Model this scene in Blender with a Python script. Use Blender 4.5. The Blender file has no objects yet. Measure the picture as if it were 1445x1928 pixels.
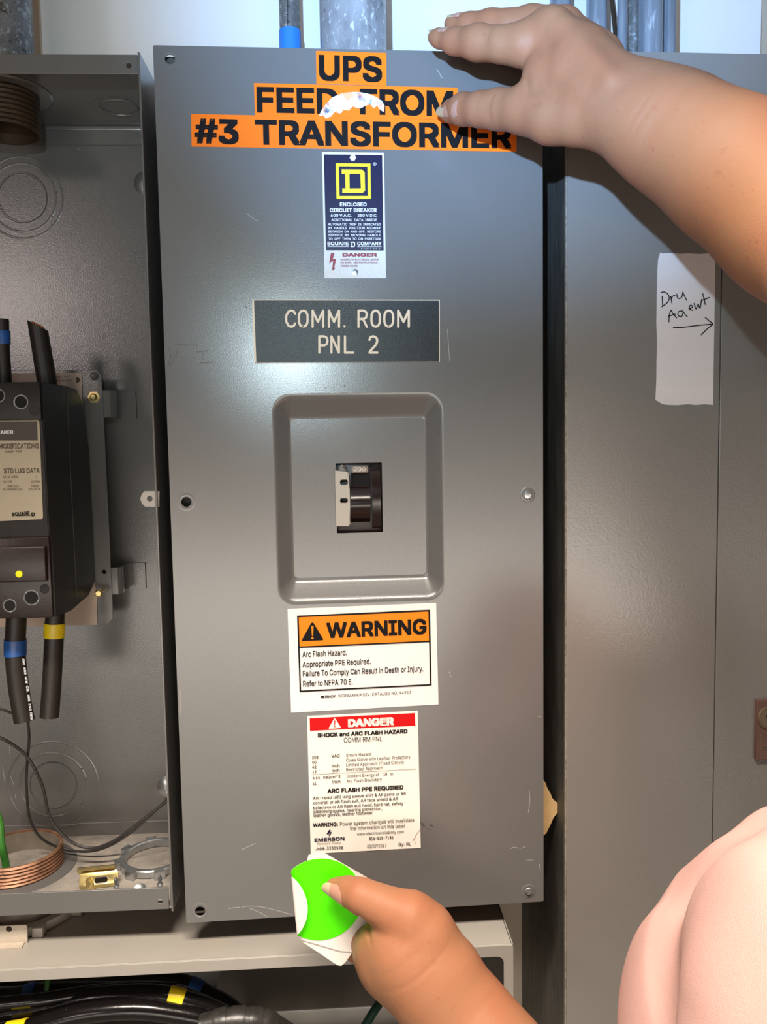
import bpy, bmesh, math, random
import numpy as np
from mathutils import Vector, Matrix
random.seed(4)
SC = bpy.context.scene
COL = SC.collection
PI = math.pi

# ------------------------------------------------------------------ camera
ZC = 1.45                       # height of the middle of the breaker cover
FPX, CX, CY = 1500.0, 722.5, 964.0
CAM = Vector((-0.03117, -0.67731, ZC + 0.04192))
YAW, PITCH, ROLL = -0.07533, -0.07864, 0.01708
RC = Matrix.Rotation(YAW, 3, 'Z') @ Matrix.Rotation(PITCH, 3, 'X') @ Matrix.Rotation(ROLL, 3, 'Y')
RIGHT, FWD, UP = RC.col[0], RC.col[1], RC.col[2]
cd = bpy.data.cameras.new('camera'); cam = bpy.data.objects.new('camera', cd); COL.objects.link(cam)
cd.sensor_fit = 'VERTICAL'; cd.sensor_height = 36.0; cd.lens = FPX * 36.0 / 1928.0; cd.clip_start = 0.02
M = Matrix((RIGHT, UP, -FWD)).transposed().to_4x4(); M.translation = CAM
cam.matrix_world = M
SC.camera = cam

# ------------------------------------------------------------------ light
SC.view_settings.view_transform = 'Standard'; SC.view_settings.look = 'None'
SC.view_settings.exposure = 0.0; SC.view_settings.gamma = 1.0; SC.view_settings.use_curve_mapping = False
w = bpy.data.worlds.new('world'); SC.world = w; w.use_nodes = True
w.node_tree.nodes['Background'].inputs[0].default_value = (1.0, 0.80, 0.62, 1)
w.node_tree.nodes['Background'].inputs[1].default_value = 0.04

def lamp(name, kind, loc, target, power, color, **kw):
    l = bpy.data.lights.new(name, kind); l.energy = power; l.color = color
    for k, v in kw.items(): setattr(l, k, v)
    o = bpy.data.objects.new(name, l); COL.objects.link(o); o.location = loc
    d = (Vector(target) - Vector(loc)).normalized()
    o.rotation_euler = d.to_track_quat('-Z', 'Y').to_euler()
    return o
# headlamp worn just above the lens, overhead fittings behind and above, low area lamps added for their reflections
HL = CAM + Vector((-0.052, 0.0, 0.150))
lamp('headlamp', 'SPOT', HL, (0.110, 0.0, ZC + 0.41), 9.0, (0.72, 0.92, 1.0), spot_size=math.radians(88), spot_blend=1.0, shadow_soft_size=0.006)
lamp('headlamp_core', 'SPOT', HL, (0.13, 0.0, ZC + 0.47), 52.0, (0.30, 0.56, 1.0), spot_size=math.radians(55), spot_blend=1.0, shadow_soft_size=0.006)
lamp('ceiling_light', 'AREA', (-0.22, -0.86, ZC + 1.24), (-0.22, -0.55, ZC - 0.60), 80, (1.0, 0.88, 0.75), shape='RECTANGLE', size=0.95, size_y=0.30)
lamp('ceiling_light_far', 'AREA', (-1.74, -2.9, ZC + 0.74), (-.2, 0, ZC), 1.05, (1.0, 0.84, 0.80), shape='RECTANGLE', size=0.36, size_y=0.36, spread=math.radians(60))
lamp('added_low_lamp', 'AREA', (-0.03, -2.5, ZC - 0.77), (-0.03, 0, ZC - 0.80), 5.6, (1.0, 0.90, 0.79), shape='RECTANGLE', size=3.6, size_y=1.15, spread=math.radians(80))  # added area lamp, set low so the panels mirror a bright band
lamp('added_low_strip', 'AREA', (-0.03, -2.45, ZC - 0.58), (-0.03, 0, ZC - 0.70), 4.4, (1.0, 0.94, 0.84), shape='RECTANGLE', size=3.4, size_y=0.36, spread=math.radians(80))  # added strip lamp, brightens the middle of the mirrored band

# ------------------------------------------------------------------ helpers
def ray(px, py):
    return (RIGHT * ((px - CX) / FPX) + FWD - UP * ((py - CY) / FPX))
class Frame:
    """local frame of a thing; turns a pixel into a point on one of its real planes"""
    def __init__(s, origin, rz=0.0, tilt=0.0):
        s.o = Vector(origin); s.rz = rz; s.tilt = tilt
        s.R = Matrix.Rotation(rz, 3, 'Z') @ Matrix.Rotation(tilt, 3, 'Y'); s.Ri = s.R.transposed()
    def _hit(s, px, py, ax, v):
        c = s.Ri @ (CAM - s.o); d = s.Ri @ ray(px, py)
        return c + d * ((v - c[ax]) / d[ax])
    def at(s, px, py, y=0.0): return s._hit(px, py, 1, y)
    def atz(s, px, py, z): return s._hit(px, py, 2, z)
    def atx(s, px, py, x): return s._hit(px, py, 0, x)
    def xz(s, px, py, y=0.0):
        p = s.at(px, py, y); return (p.x, p.z)
def rad(rpx, p, fr=None):
    """size in metres of rpx pixels at point p"""
    q = fr.o + fr.R @ p if fr else Vector(p)
    return rpx * (q - CAM).dot(FWD) / FPX

def tag(o, label=None, cat=None, group=None, kind=None):
    if label: o['label'] = label
    if cat: o['category'] = cat
    if group: o['group'] = group
    if kind: o['kind'] = kind
    return o
def thing(name, label, cat, fr, group=None, kind=None):
    o = bpy.data.objects.new(name, None); COL.objects.link(o)
    o.location = fr.o; o.rotation_euler = fr.R.to_euler(); o.empty_display_size = 0.05
    return tag(o, label, cat, group, kind)
def link(name, me, mat, parent=None, label=None):
    me.materials.clear()
    me.materials.append(mat)
    o = bpy.data.objects.new(name, me); COL.objects.link(o)
    if parent: o.parent = parent
    if label: o['label'] = label
    return o
def fin(name, bm, mat, parent=None, smooth=True, label=None, angle=35, recalc=True):
    if recalc: bmesh.ops.recalc_face_normals(bm, faces=bm.faces)
    me = bpy.data.meshes.new(name); bm.to_mesh(me); bm.free()
    if smooth:
        for p in me.polygons: p.use_smooth = True
        me.set_sharp_from_angle(angle=math.radians(angle))
    return link(name, me, mat, parent, label)
def NB(): return bmesh.new()
def box(bm, lo, hi, bev=0.0, seg=2):
    lo = Vector(lo); hi = Vector(hi)
    r = bmesh.ops.create_cube(bm, size=1.0)
    vs = r['verts']
    for v in vs:
        v.co = Vector([(lo[i] + hi[i]) / 2 + v.co[i] * abs(hi[i] - lo[i]) for i in range(3)])
    if bev > 0:
        es = list({e for v in vs for e in v.link_edges})
        bmesh.ops.bevel(bm, geom=es, offset=bev, segments=seg, affect='EDGES', profile=0.5)
def basis(d):
    d = Vector(d).normalized(); a = Vector((0, 0, 1)) if abs(d.z) < 0.9 else Vector((1, 0, 0))
    u = a.cross(d).normalized(); return u, d.cross(u).normalized(), d
def rings(bm, pts, closed_caps=True, seg=24, frames=None):
    """pts: list of (centre, radius); sweep of circles"""
    prev = None; out = []
    u = None
    n = len(pts)
    for i, (c, r) in enumerate(pts):
        c = Vector(c)
        if frames: uu, vv = frames[i]
        else:
            d = (Vector(pts[min(i + 1, n - 1)][0]) - Vector(pts[max(i - 1, 0)][0]))
            if d.length < 1e-9: d = Vector((0, 0, 1))
            d.normalize()
            if u is None: u, _, _ = basis(d)
            u = (u - d * u.dot(d)).normalized(); uu, vv = u, d.cross(u)
        ring = [bm.verts.new(c + (uu * math.cos(2 * PI * k / seg) + vv * math.sin(2 * PI * k / seg)) * r) for k in range(seg)]
        if prev:
            for k in range(seg): bm.faces.new((prev[k], prev[(k + 1) % seg], ring[(k + 1) % seg], ring[k]))
        prev = ring; out.append(ring)
    if closed_caps:
        bm.faces.new(list(reversed(out[0]))); bm.faces.new(out[-1])
    return out
def lathe(bm, prof, origin, axis, seg=32, loop=False):
    """prof: list of (r, h) about an axis"""
    u, v, d = basis(axis); o = Vector(origin)
    R = []
    for r, h in prof:
        R.append([bm.verts.new(o + d * h + (u * math.cos(2 * PI * k / seg) + v * math.sin(2 * PI * k / seg)) * max(r, 1e-6)) for k in range(seg)])
    pairs = list(zip(R[:-1], R[1:])) + ([(R[-1], R[0])] if loop else [])
    for a, b in pairs:
        for k in range(seg): bm.faces.new((a[k], a[(k + 1) % seg], b[(k + 1) % seg], b[k]))
    if not loop:
        if prof[0][0] > 1e-5: pass
    return R
def spline(pts, n=10):
    pts = [Vector(p) for p in pts]
    P = [pts[0] * 2 - pts[1]] + pts + [pts[-1] * 2 - pts[-2]]
    out = []
    for i in range(1, len(P) - 2):
        a, b, c, d = P[i - 1:i + 3]
        for k in range(n):
            t = k / n
            out.append(0.5 * ((2 * b) + (c - a) * t + (2 * a - 5 * b + 4 * c - d) * t * t + (3 * b - a - 3 * c + d) * t ** 3))
    out.append(P[-2]); return out
def tube(bm, pts, r, n=10, seg=16, smooth=True):
    """pts of Vectors, radius constant or per point"""
    if not isinstance(r, (list, tuple)): r = [r] * len(pts)
    q = [Vector((p[0], p[1], p[2], rr)) if False else (Vector(p), rr) for p, rr in zip(pts, r)]
    if smooth and len(pts) > 2:
        c = spline(pts, n); rr = []
        for i in range(len(pts) - 1):
            for k in range(n): rr.append(r[i] + (r[i + 1] - r[i]) * k / n)
        rr.append(r[-1]); q = list(zip(c, rr))
    rings(bm, q, True, seg)
def disc(bm, c, r, axis=(0, -1, 0), seg=24):
    u, v, d = basis(axis); c = Vector(c)
    bm.faces.new([bm.verts.new(c + (u * math.cos(2 * PI * k / seg) + v * math.sin(2 * PI * k / seg)) * r) for k in range(seg)])
def circ(cx, cz, r, n=24, a0=0):
    return [(cx + r * math.cos(a0 + 2 * PI * k / n), cz + r * math.sin(a0 + 2 * PI * k / n)) for k in range(n)]
def rrect(x0, z0, x1, z1, r, n=6):
    out = []
    for (cx, cz, a) in ((x1 - r, z1 - r, 0), (x0 + r, z1 - r, PI / 2), (x0 + r, z0 + r, PI), (x1 - r, z0 + r, 1.5 * PI)):
        for k in range(n + 1):
            t = a + k / n * PI / 2; out.append((cx + r * math.cos(t), cz + r * math.sin(t)))
    return out
def plate_mesh(loops, y0, y1, bev=0.0):
    """flat sheet in the local xz plane with holes (extra loops), between depths y0 (front) and y1"""
    cu = bpy.data.curves.new('tmp', 'CURVE'); cu.dimensions = '2D'; cu.fill_mode = 'BOTH'
    t = abs(y1 - y0)
    cu.extrude = max(t / 2 - bev, 0.0); cu.bevel_depth = bev; cu.bevel_resolution = 1
    if bev: cu.offset = -bev
    for lp in loops:
        s = cu.splines.new('POLY'); s.points.add(len(lp) - 1)
        for p, (x, z) in zip(s.points, lp): p.co = (x, z, 0, 1)
        s.use_cyclic_u = True
    ob = bpy.data.objects.new('tmp', cu); me = ob.to_mesh()
    bm = NB(); bm.from_mesh(me); ob.to_mesh_clear()
    bpy.data.objects.remove(ob); bpy.data.curves.remove(cu)
    ym = (y0 + y1) / 2
    for v in bm.verts: v.co = Vector((v.co.x, ym - v.co.z, v.co.y))
    bmesh.ops.remove_doubles(bm, verts=bm.verts, dist=1e-6)
    return bm
def plate(name, loops, y0, y1, mat, parent=None, bev=0.0, label=None, smooth=False):
    return fin(name, plate_mesh(loops, y0, y1, bev), mat, parent, smooth, label)
def quadpx(fr, pts, y): return [fr.xz(x, yy, y) for x, yy in pts]
def sheet(name, fr, pts, y, mat, parent, th=0.0003, label=None):
    """thin flat piece whose outline is given by points on plane y"""
    return plate(name, [quadpx(fr, pts, y)], y - th, y, mat, parent, 0, label)

# ------------------------------------------------------------------ materials
def mat(name, col, rough=0.5, metal=0.0, spec=0.5, bump=None, var=None, coat=0.0, sub=0.0, emit=None, patches=None, ior=1.5):
    """bump=(scale,strength,detail) var=(scale,amount) patches=(scale,lo,hi,colour[,rough])"""
    m = bpy.data.materials.new(name); m.use_nodes = True; nt = m.node_tree; N = nt.nodes; L = nt.links
    b = N['Principled BSDF']
    b.inputs['Base Color'].default_value = (*col, 1); b.inputs['Roughness'].default_value = rough
    b.inputs['Metallic'].default_value = metal; b.inputs['Specular IOR Level'].default_value = spec
    b.inputs['IOR'].default_value = ior; b.inputs['Coat Weight'].default_value = coat; b.inputs['Coat Roughness'].default_value = 0.15
    if sub:
        b.inputs['Subsurface Weight'].default_value = sub; b.inputs['Subsurface Scale'].default_value = 0.004
        b.inputs['Subsurface Radius'].default_value = (1.0, 0.35, 0.2)
    if emit:
        b.inputs['Emission Color'].default_value = (*emit[0], 1); b.inputs['Emission Strength'].default_value = emit[1]
    tc = N.new('ShaderNodeTexCoord')
    def noise(sc, det=3, rg=0.6, stretch=None):
        n = N.new('ShaderNodeTexNoise'); n.inputs['Scale'].default_value = sc; n.inputs['Detail'].default_value = det
        n.inputs['Roughness'].default_value = rg
        if stretch:
            mp = N.new('ShaderNodeMapping'); mp.inputs['Scale'].default_value = stretch
            L.new(tc.outputs['Object'], mp.inputs[0]); L.new(mp.outputs[0], n.inputs['Vector'])
        else: L.new(tc.outputs['Object'], n.inputs['Vector'])
        return n
    csock = None
    if var:
        n = noise(var[0], 4, 0.6, var[2] if len(var) > 2 else None)
        r = N.new('ShaderNodeValToRGB'); a = var[1]
        r.color_ramp.elements[0].position = 0.3; r.color_ramp.elements[1].position = 0.7
        r.color_ramp.elements[0].color = (*[max(c * (1 - a), 0) for c in col], 1)
        r.color_ramp.elements[1].color = (*[min(c * (1 + a), 1) for c in col], 1)
        L.new(n.outputs[0], r.inputs[0]); csock = r.outputs[0]; L.new(csock, b.inputs['Base Color'])
    for pt in (patches or []):
        n = noise(pt[0], 5, 0.65, pt[4] if len(pt) > 4 else None)
        r = N.new('ShaderNodeValToRGB'); r.color_ramp.elements[0].position = pt[1]; r.color_ramp.elements[1].position = pt[2]
        mx = N.new('ShaderNodeMix'); mx.data_type = 'RGBA'
        L.new(n.outputs[0], r.inputs[0]); L.new(r.outputs[0], mx.inputs[0])
        if csock: L.new(csock, mx.inputs[6])
        else: mx.inputs[6].default_value = (*col, 1)
        mx.inputs[7].default_value = (*pt[3], 1)
        csock = mx.outputs[2]; L.new(csock, b.inputs['Base Color'])
    if bump:
        n = noise(bump[0], bump[2] if len(bump) > 2 else 3, 0.6, bump[3] if len(bump) > 3 else None)
        bp = N.new('ShaderNodeBump'); bp.inputs['Strength'].default_value = bump[1]; bp.inputs['Distance'].default_value = 0.001
        L.new(n.outputs[0], bp.inputs['Height']); L.new(bp.outputs[0], b.inputs['Normal'])
    return m
GREY = (0.150, 0.147, 0.143)
m_cover = mat('grey_enamel', GREY, 0.26, ior=1.8, bump=(900, 0.06, 2), var=(9, 0.035), coat=0.0,
              patches=[(60, 0.735, 0.76, (0.26, 0.26, 0.26)), (35, 0.76, 0.80, (0.08, 0.075, 0.07))])
m_box = mat('grey_box_enamel', (0.135, 0.131, 0.126), 0.23, ior=1.7, bump=(700, 0.10, 2), var=(12, 0.05),
            patches=[(70, 0.75, 0.78, (0.42, 0.41, 0.40))])
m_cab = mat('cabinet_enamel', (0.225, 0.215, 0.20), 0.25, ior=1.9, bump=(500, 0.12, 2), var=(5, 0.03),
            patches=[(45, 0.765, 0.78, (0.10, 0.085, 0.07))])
m_side = mat('worn_side_and_hole_shade', (0.075, 0.070, 0.062), 0.55, bump=(160, 0.35, 5), var=(60, 0.35, (1, 1, 0.25)),
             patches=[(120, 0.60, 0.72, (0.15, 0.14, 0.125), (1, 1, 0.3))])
m_edge = mat('bare_edge', (0.30, 0.26, 0.21), 0.5, var=(300, 0.4))
m_ww = mat('wireway_enamel', (0.35, 0.325, 0.29), 0.35, spec=0.5, bump=(500, 0.08, 2), var=(10, 0.04),
           patches=[(130, 0.74, 0.76, (0.12, 0.09, 0.06)), (14, 0.60, 0.80, (0.40, 0.33, 0.26))])
m_ww_in = mat('wireway_inside', (0.17, 0.165, 0.155), 0.4, var=(10, 0.1))
m_tab = mat('beige_tab', (0.50, 0.43, 0.35), 0.5, var=(60, 0.12), patches=[(40, 0.55, 0.75, (0.40, 0.28, 0.18))])
m_dust = mat('dusty_floor_paint', (0.30, 0.27, 0.24), 0.7, bump=(250, 0.4, 5), var=(40, 0.25),
             patches=[(55, 0.52, 0.70, (0.40, 0.34, 0.28)), (230, 0.68, 0.72, (0.10, 0.06, 0.04))])
m_wall = mat('beige_wall', (0.50, 0.40, 0.33), 0.75, bump=(120, 0.1), var=(4, 0.04))
m_cream = mat('cream_wall', (0.50, 0.43, 0.34), 0.7, var=(4, 0.04))
m_board = mat('white_board', (0.86, 0.84, 0.82), 0.22, spec=0.5, bump=(6, 0.05), var=(3, 0.02), patches=[(90, 0.765, 0.775, (0.25, 0.22, 0.2))])
m_floor = mat('concrete_floor', (0.30, 0.28, 0.26), 0.7, bump=(30, 0.2), var=(4, 0.1))
m_galv = mat('galvanised_steel', (0.34, 0.35, 0.37), 0.38, metal=0.25, bump=(140, 0.35, 4), var=(60, 0.35, (1, 1, 0.4)),
             patches=[(260, 0.56, 0.64, (0.72, 0.76, 0.82), (1, 1, 0.5)), (160, 0.62, 0.70, (0.14, 0.14, 0.15), (1, 1, 0.5))])
m_galv_dk = mat('dull_galvanised', (0.20, 0.20, 0.20), 0.5, metal=0.55, bump=(120, 0.4, 4), var=(50, 0.4, (1, 1, 0.5)),
                patches=[(220, 0.54, 0.64, (0.46, 0.48, 0.50)), (120, 0.60, 0.66, (0.08, 0.055, 0.04))])
m_emt = mat('blue_grey_conduit', (0.30, 0.35, 0.42), 0.33, metal=0.45, bump=(90, 0.5, 4, (1, 1, 0.12)), var=(70, 0.45, (1, 1, 0.08)), patches=[(120, 0.60, 0.70, (0.62, 0.70, 0.80), (1, 1, 0.2))])
m_zinc = mat('zinc_plate', (0.52, 0.54, 0.56), 0.3, metal=0.9, bump=(200, 0.1), var=(80, 0.2))
m_brass = mat('yellow_zinc', (0.75, 0.60, 0.26), 0.32, metal=0.85, var=(60, 0.2), patches=[(45, 0.5, 0.68, (0.85, 0.50, 0.42))])
m_thread = mat('rusty_copper_thread', (0.36, 0.185, 0.11), 0.5, metal=0.5, bump=(300, 0.4, 4), var=(90, 0.4))
m_thread_dk = mat('dark_brown_thread', (0.055, 0.033, 0.018), 0.55, metal=0.4, bump=(300, 0.3, 4), var=(60, 0.3))
m_black = mat('black_bakelite', (0.010, 0.008, 0.007), 0.42, spec=0.35, bump=(300, 0.15, 4), var=(40, 0.4), patches=[(60, 0.70, 0.80, (0.06, 0.045, 0.04))])
m_brown = mat('dark_brown_bakelite', (0.016, 0.007, 0.006), 0.34, bump=(250, 0.12), var=(20, 0.3), patches=[(140, 0.72, 0.78, (0.10, 0.08, 0.075))])
m_handle = mat('dark_red_brown_handle', (0.016, 0.006, 0.005), 0.20, bump=(200, 0.05))
m_hole = mat('hole_shade_black', (0.004, 0.004, 0.004), 0.9)  # near-black that paints the shade inside openings
m_cable = mat('black_cable', (0.006, 0.005, 0.005), 0.20, spec=0.4, bump=(60, 0.3, 3, (1, 1, 1)), coat=0.0, patches=[(160, 0.72, 0.75, (0.09, 0.07, 0.055))])
m_cable_m = mat('matte_black_cable', (0.020, 0.016, 0.013), 0.45, bump=(140, 0.3), patches=[(120, 0.70, 0.74, (0.16, 0.13, 0.11))])
m_etape = mat('black_tape', (0.028, 0.026, 0.024), 0.35, bump=(60, 0.6, 3), var=(50, 0.4))
m_wire = mat('thin_black_wire', (0.028, 0.024, 0.022), 0.4)
m_green_w = mat('green_wire', (0.05, 0.22, 0.03), 0.4, var=(60, 0.2))
m_dkgreen = mat('dark_green_wire', (0.008, 0.04, 0.025), 0.4)
m_blue_t = mat('blue_tape', (0.02, 0.10, 0.36), 0.35, bump=(80, 0.3), var=(60, 0.15))
m_blue_b = mat('bright_blue_tape', (0.03, 0.22, 0.70), 0.4, bump=(80, 0.2))
m_yel_t = mat('yellow_tape', (0.80, 0.60, 0.01), 0.35, bump=(80, 0.3), var=(70, 0.12))
m_copper = mat('copper_strands', (0.70, 0.28, 0.14), 0.35, metal=0.8, bump=(900, 1.0))
m_fish = mat('pinkish_insulation_paper', (0.56, 0.43, 0.34), 0.6, var=(12, 0.08))
m_lab = mat('beige_breaker_label', (0.36, 0.31, 0.22), 0.4, metal=0.2, var=(20, 0.1))
m_lab_dk = mat('label_brown_band', (0.040, 0.028, 0.022), 0.45, patches=[(140, 0.70, 0.72, (0.45, 0.42, 0.38))])
m_ink = mat('black_ink', (0.006, 0.005, 0.006), 0.5, spec=0.15)
m_ink_br = mat('brown_ink', (0.06, 0.035, 0.02), 0.5)
m_orange = mat('orange_tape', (1.0, 0.20, 0.012), 0.30, spec=0.4, coat=0.1, var=(20, 0.03))
m_navy = mat('navy_label', (0.012, 0.010, 0.045), 0.30, coat=0.3, patches=[(110, 0.74, 0.78, (0.20, 0.21, 0.27))])
m_alu = mat('white_aluminium_label', (0.74, 0.76, 0.76), 0.35, bump=(200, 0.2))
m_white_ink = mat('white_ink', (0.80, 0.82, 0.86), 0.4)
m_yel_ink = mat('yellow_ink', (0.88, 0.75, 0.01), 0.4)
m_red_ink = mat('maroon_ink', (0.30, 0.012, 0.03), 0.4)
m_plaque = mat('black_plaque', (0.010, 0.012, 0.015), 0.34, bump=(1500, 0.16, 2), spec=0.45)
m_cream_p = mat('cream_plastic', (0.95, 0.82, 0.66), 0.5)
m_vinyl = mat('white_vinyl', (0.96, 0.93, 0.90), 0.40, var=(4, 0.02))
m_vinyl2 = mat('cream_vinyl', (0.97, 0.93, 0.84), 0.40, var=(4, 0.02))
m_warn = mat('warning_orange', (0.95, 0.27, 0.002), 0.4, spec=0.2)
m_red = mat('danger_red', (0.66, 0.002, 0.003), 0.4, spec=0.15)
m_paper = mat('white_note_paper', (0.76, 0.72, 0.72), 0.75, bump=(30, 0.25), var=(20, 0.03, (0.2, 1, 3)))
m_card = mat('tan_cardboard', (0.72, 0.48, 0.22), 0.8, bump=(200, 0.3), var=(60, 0.12))
m_green = mat('fluorescent_green_sticker', (0.10, 1.0, 0.0), 0.6, spec=0.15)
m_back = mat('white_sticker_backing', (0.86, 0.80, 0.74), 0.55, bump=(120, 0.25), var=(30, 0.04))
m_latch = mat('brown_latch_plastic', (0.16, 0.085, 0.070), 0.35, bump=(100, 0.1))
m_lock = mat('bronze_lock', (0.28, 0.22, 0.15), 0.35, metal=0.7)
m_residue = mat('white_residue', (0.80, 0.80, 0.84), 0.6, patches=[(110, 0.50, 0.62, (1.0, 0.42, 0.22)), (75, 0.54, 0.64, (0.12, 0.13, 0.20))])
m_scratch = mat('pale_scratch', (0.42, 0.41, 0.40), 0.5)
m_scuff = mat('dark_scuff', (0.10, 0.085, 0.075), 0.5)
m_nail = mat('fingernail', (0.46, 0.25, 0.18), 0.30, coat=0.1)
m_nailtip = mat('fingernail_tip', (0.50, 0.40, 0.25), 0.35)
m_shirt = mat('pink_knit', (0.70, 0.41, 0.36), 0.85, bump=(1600, 0.30, 2), var=(12, 0.04))

def skin_mat():
    m = bpy.data.materials.new('skin'); m.use_nodes = True; nt = m.node_tree; N = nt.nodes; L = nt.links
    b = N['Principled BSDF']; tc = N.new('ShaderNodeTexCoord')
    def noise(s, d=3, st=None):
        n = N.new('ShaderNodeTexNoise'); n.inputs['Scale'].default_value = s; n.inputs['Detail'].default_value = d
        if st:
            mp = N.new('ShaderNodeMapping'); mp.inputs['Scale'].default_value = st; L.new(tc.outputs['Object'], mp.inputs[0]); L.new(mp.outputs[0], n.inputs['Vector'])
        else: L.new(tc.outputs['Object'], n.inputs['Vector'])
        return n
    def ramp(src, p0, p1, c0, c1):
        r = N.new('ShaderNodeValToRGB'); r.color_ramp.elements[0].position = p0; r.color_ramp.elements[1].position = p1
        r.color_ramp.elements[0].color = (*c0, 1); r.color_ramp.elements[1].color = (*c1, 1); L.new(src, r.inputs[0]); return r
    base = ramp(noise(16, 4).outputs[0], 0.35, 0.68, (0.33, 0.155, 0.080), (0.35, 0.138, 0.070))
    fr = ramp(noise(210, 2).outputs[0], 0.66, 0.95, (0, 0, 0), (1, 1, 1))
    mx = N.new('ShaderNodeMix'); mx.data_type = 'RGBA'; L.new(fr.outputs[0], mx.inputs[0]); L.new(base.outputs[0], mx.inputs[6]); mx.inputs[7].default_value = (0.24, 0.085, 0.045, 1)
    L.new(mx.outputs[2], b.inputs['Base Color'])
    b.inputs['Roughness'].default_value = 0.55; b.inputs['Specular IOR Level'].default_value = 0.28
    b.inputs['Subsurface Weight'].default_value = 0.12; b.inputs['Subsurface Scale'].default_value = 0.004; b.inputs['Subsurface Radius'].default_value = (1, .35, .2)
    v = N.new('ShaderNodeTexVoronoi'); v.inputs['Scale'].default_value = 900; L.new(tc.outputs['Object'], v.inputs['Vector'])
    n2 = noise(70, 4); ad = N.new('ShaderNodeMath'); ad.operation = 'MULTIPLY_ADD'; ad.inputs[1].default_value = 0.18
    L.new(v.outputs['Distance'], ad.inputs[0]); L.new(n2.outputs[0], ad.inputs[2])
    bp = N.new('ShaderNodeBump'); bp.inputs['Strength'].default_value = 0.35; bp.inputs['Distance'].default_value = 0.0012
    L.new(ad.outputs[0], bp.inputs['Height']); L.new(bp.outputs[0], b.inputs['Normal'])
    return m
m_skin = skin_mat()

# ------------------------------------------------------------------ printing
_fontcache = {}
try:      # the plain grotesque that ships with Blender itself; the built-in face serves if it is missing
    FONT = bpy.data.fonts.load(bpy.utils.system_resource('DATAFILES', path='fonts') + '/Inter.woff2')
except Exception:
    FONT = None
from mathutils.geometry import delaunay_2d_cdt
def outline(body):
    """outline edges of a line of type"""
    cu = bpy.data.curves.new('t', 'FONT'); cu.body = body; cu.size = 1.0; cu.resolution_u = 3; cu.fill_mode = 'NONE'
    cu.font = FONT or cu.font
    ob = bpy.data.objects.new('t', cu); me = ob.to_mesh()
    v = [(x.co.x, x.co.y) for x in me.vertices]; e = [tuple(x.vertices) for x in me.edges]
    ob.to_mesh_clear(); bpy.data.objects.remove(ob); bpy.data.curves.remove(cu)
    return v, e
def fill_nonzero(v, e):
    # walk every closed loop in its own order, then keep triangles with non-zero winding
    nb = {}
    for a, b in e: nb.setdefault(a, []).append(b); nb.setdefault(b, []).append(a)
    seen = set(); loops = []
    for a0 in sorted(nb):
        if a0 in seen: continue
        lp = [a0]; seen.add(a0); cur = a0
        nxt = a0 + 1 if (a0 + 1) in nb[a0] else nb[a0][0]
        while nxt not in seen:
            lp.append(nxt); seen.add(nxt); c = [q for q in nb[nxt] if q not in seen]
            if not c: break
            nxt = c[0]
        loops.append(lp)
    V = np.array(v); A = []; B = []
    for lp in loops:
        A += lp; B += lp[1:] + lp[:1]
    ov, oe, of, _, _, _ = delaunay_2d_cdt([Vector(p) for p in v], list(zip(A, B)), [], 0, 1e-6)
    if not of: return [], []
    O = np.array([tuple(p) for p in ov]); F = np.array([tuple(f) for f in of]); C = O[F].mean(1)
    a = V[A]; b = V[B]; wn = np.zeros(len(C), int)
    up = (a[None, :, 1] <= C[:, None, 1]) & (b[None, :, 1] > C[:, None, 1]); dn = (a[None, :, 1] > C[:, None, 1]) & (b[None, :, 1] <= C[:, None, 1])
    cr = (b[None, :, 0] - a[None, :, 0]) * (C[:, None, 1] - a[None, :, 1]) - (C[:, None, 0] - a[None, :, 0]) * (b[None, :, 1] - a[None, :, 1])
    wn = (up & (cr > 0)).sum(1) - (dn & (cr < 0)).sum(1)
    return [tuple(p) + (0.0,) for p in O], [tuple(f) for f in F[wn != 0]]
def glyph_mesh(body, off):
    key = (body, off)
    if key in _fontcache: return _fontcache[key]
    v, f = fill_nonzero(*outline(body))
    if v:
        us = sorted({i for q in f for i in q}); mp = {i: k for k, i in enumerate(us)}; v = [v[i] for i in us]; f = [tuple(mp[i] for i in q) for q in f]
    if off > 0:      # bold: the same outline printed again, slightly shifted
        d = off * 1.25; v0, f0 = v, f; v = []; f = []
        for dx, dy in ((-d, -d), (d, -d), (-d, d), (d, d)):
            b = len(v); v += [(p[0] + dx, p[1] + dy, len(v) / max(len(v0), 1)) for p in v0]; f += [tuple(i + b for i in q) for q in f0]
    _fontcache[key] = (v, f); return v, f
CAPH = {}
def caph(off):
    if off not in CAPH:
        v, _ = glyph_mesh('H', off); CAPH[off] = max(p[1] for p in v)
    return CAPH[off]
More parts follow.
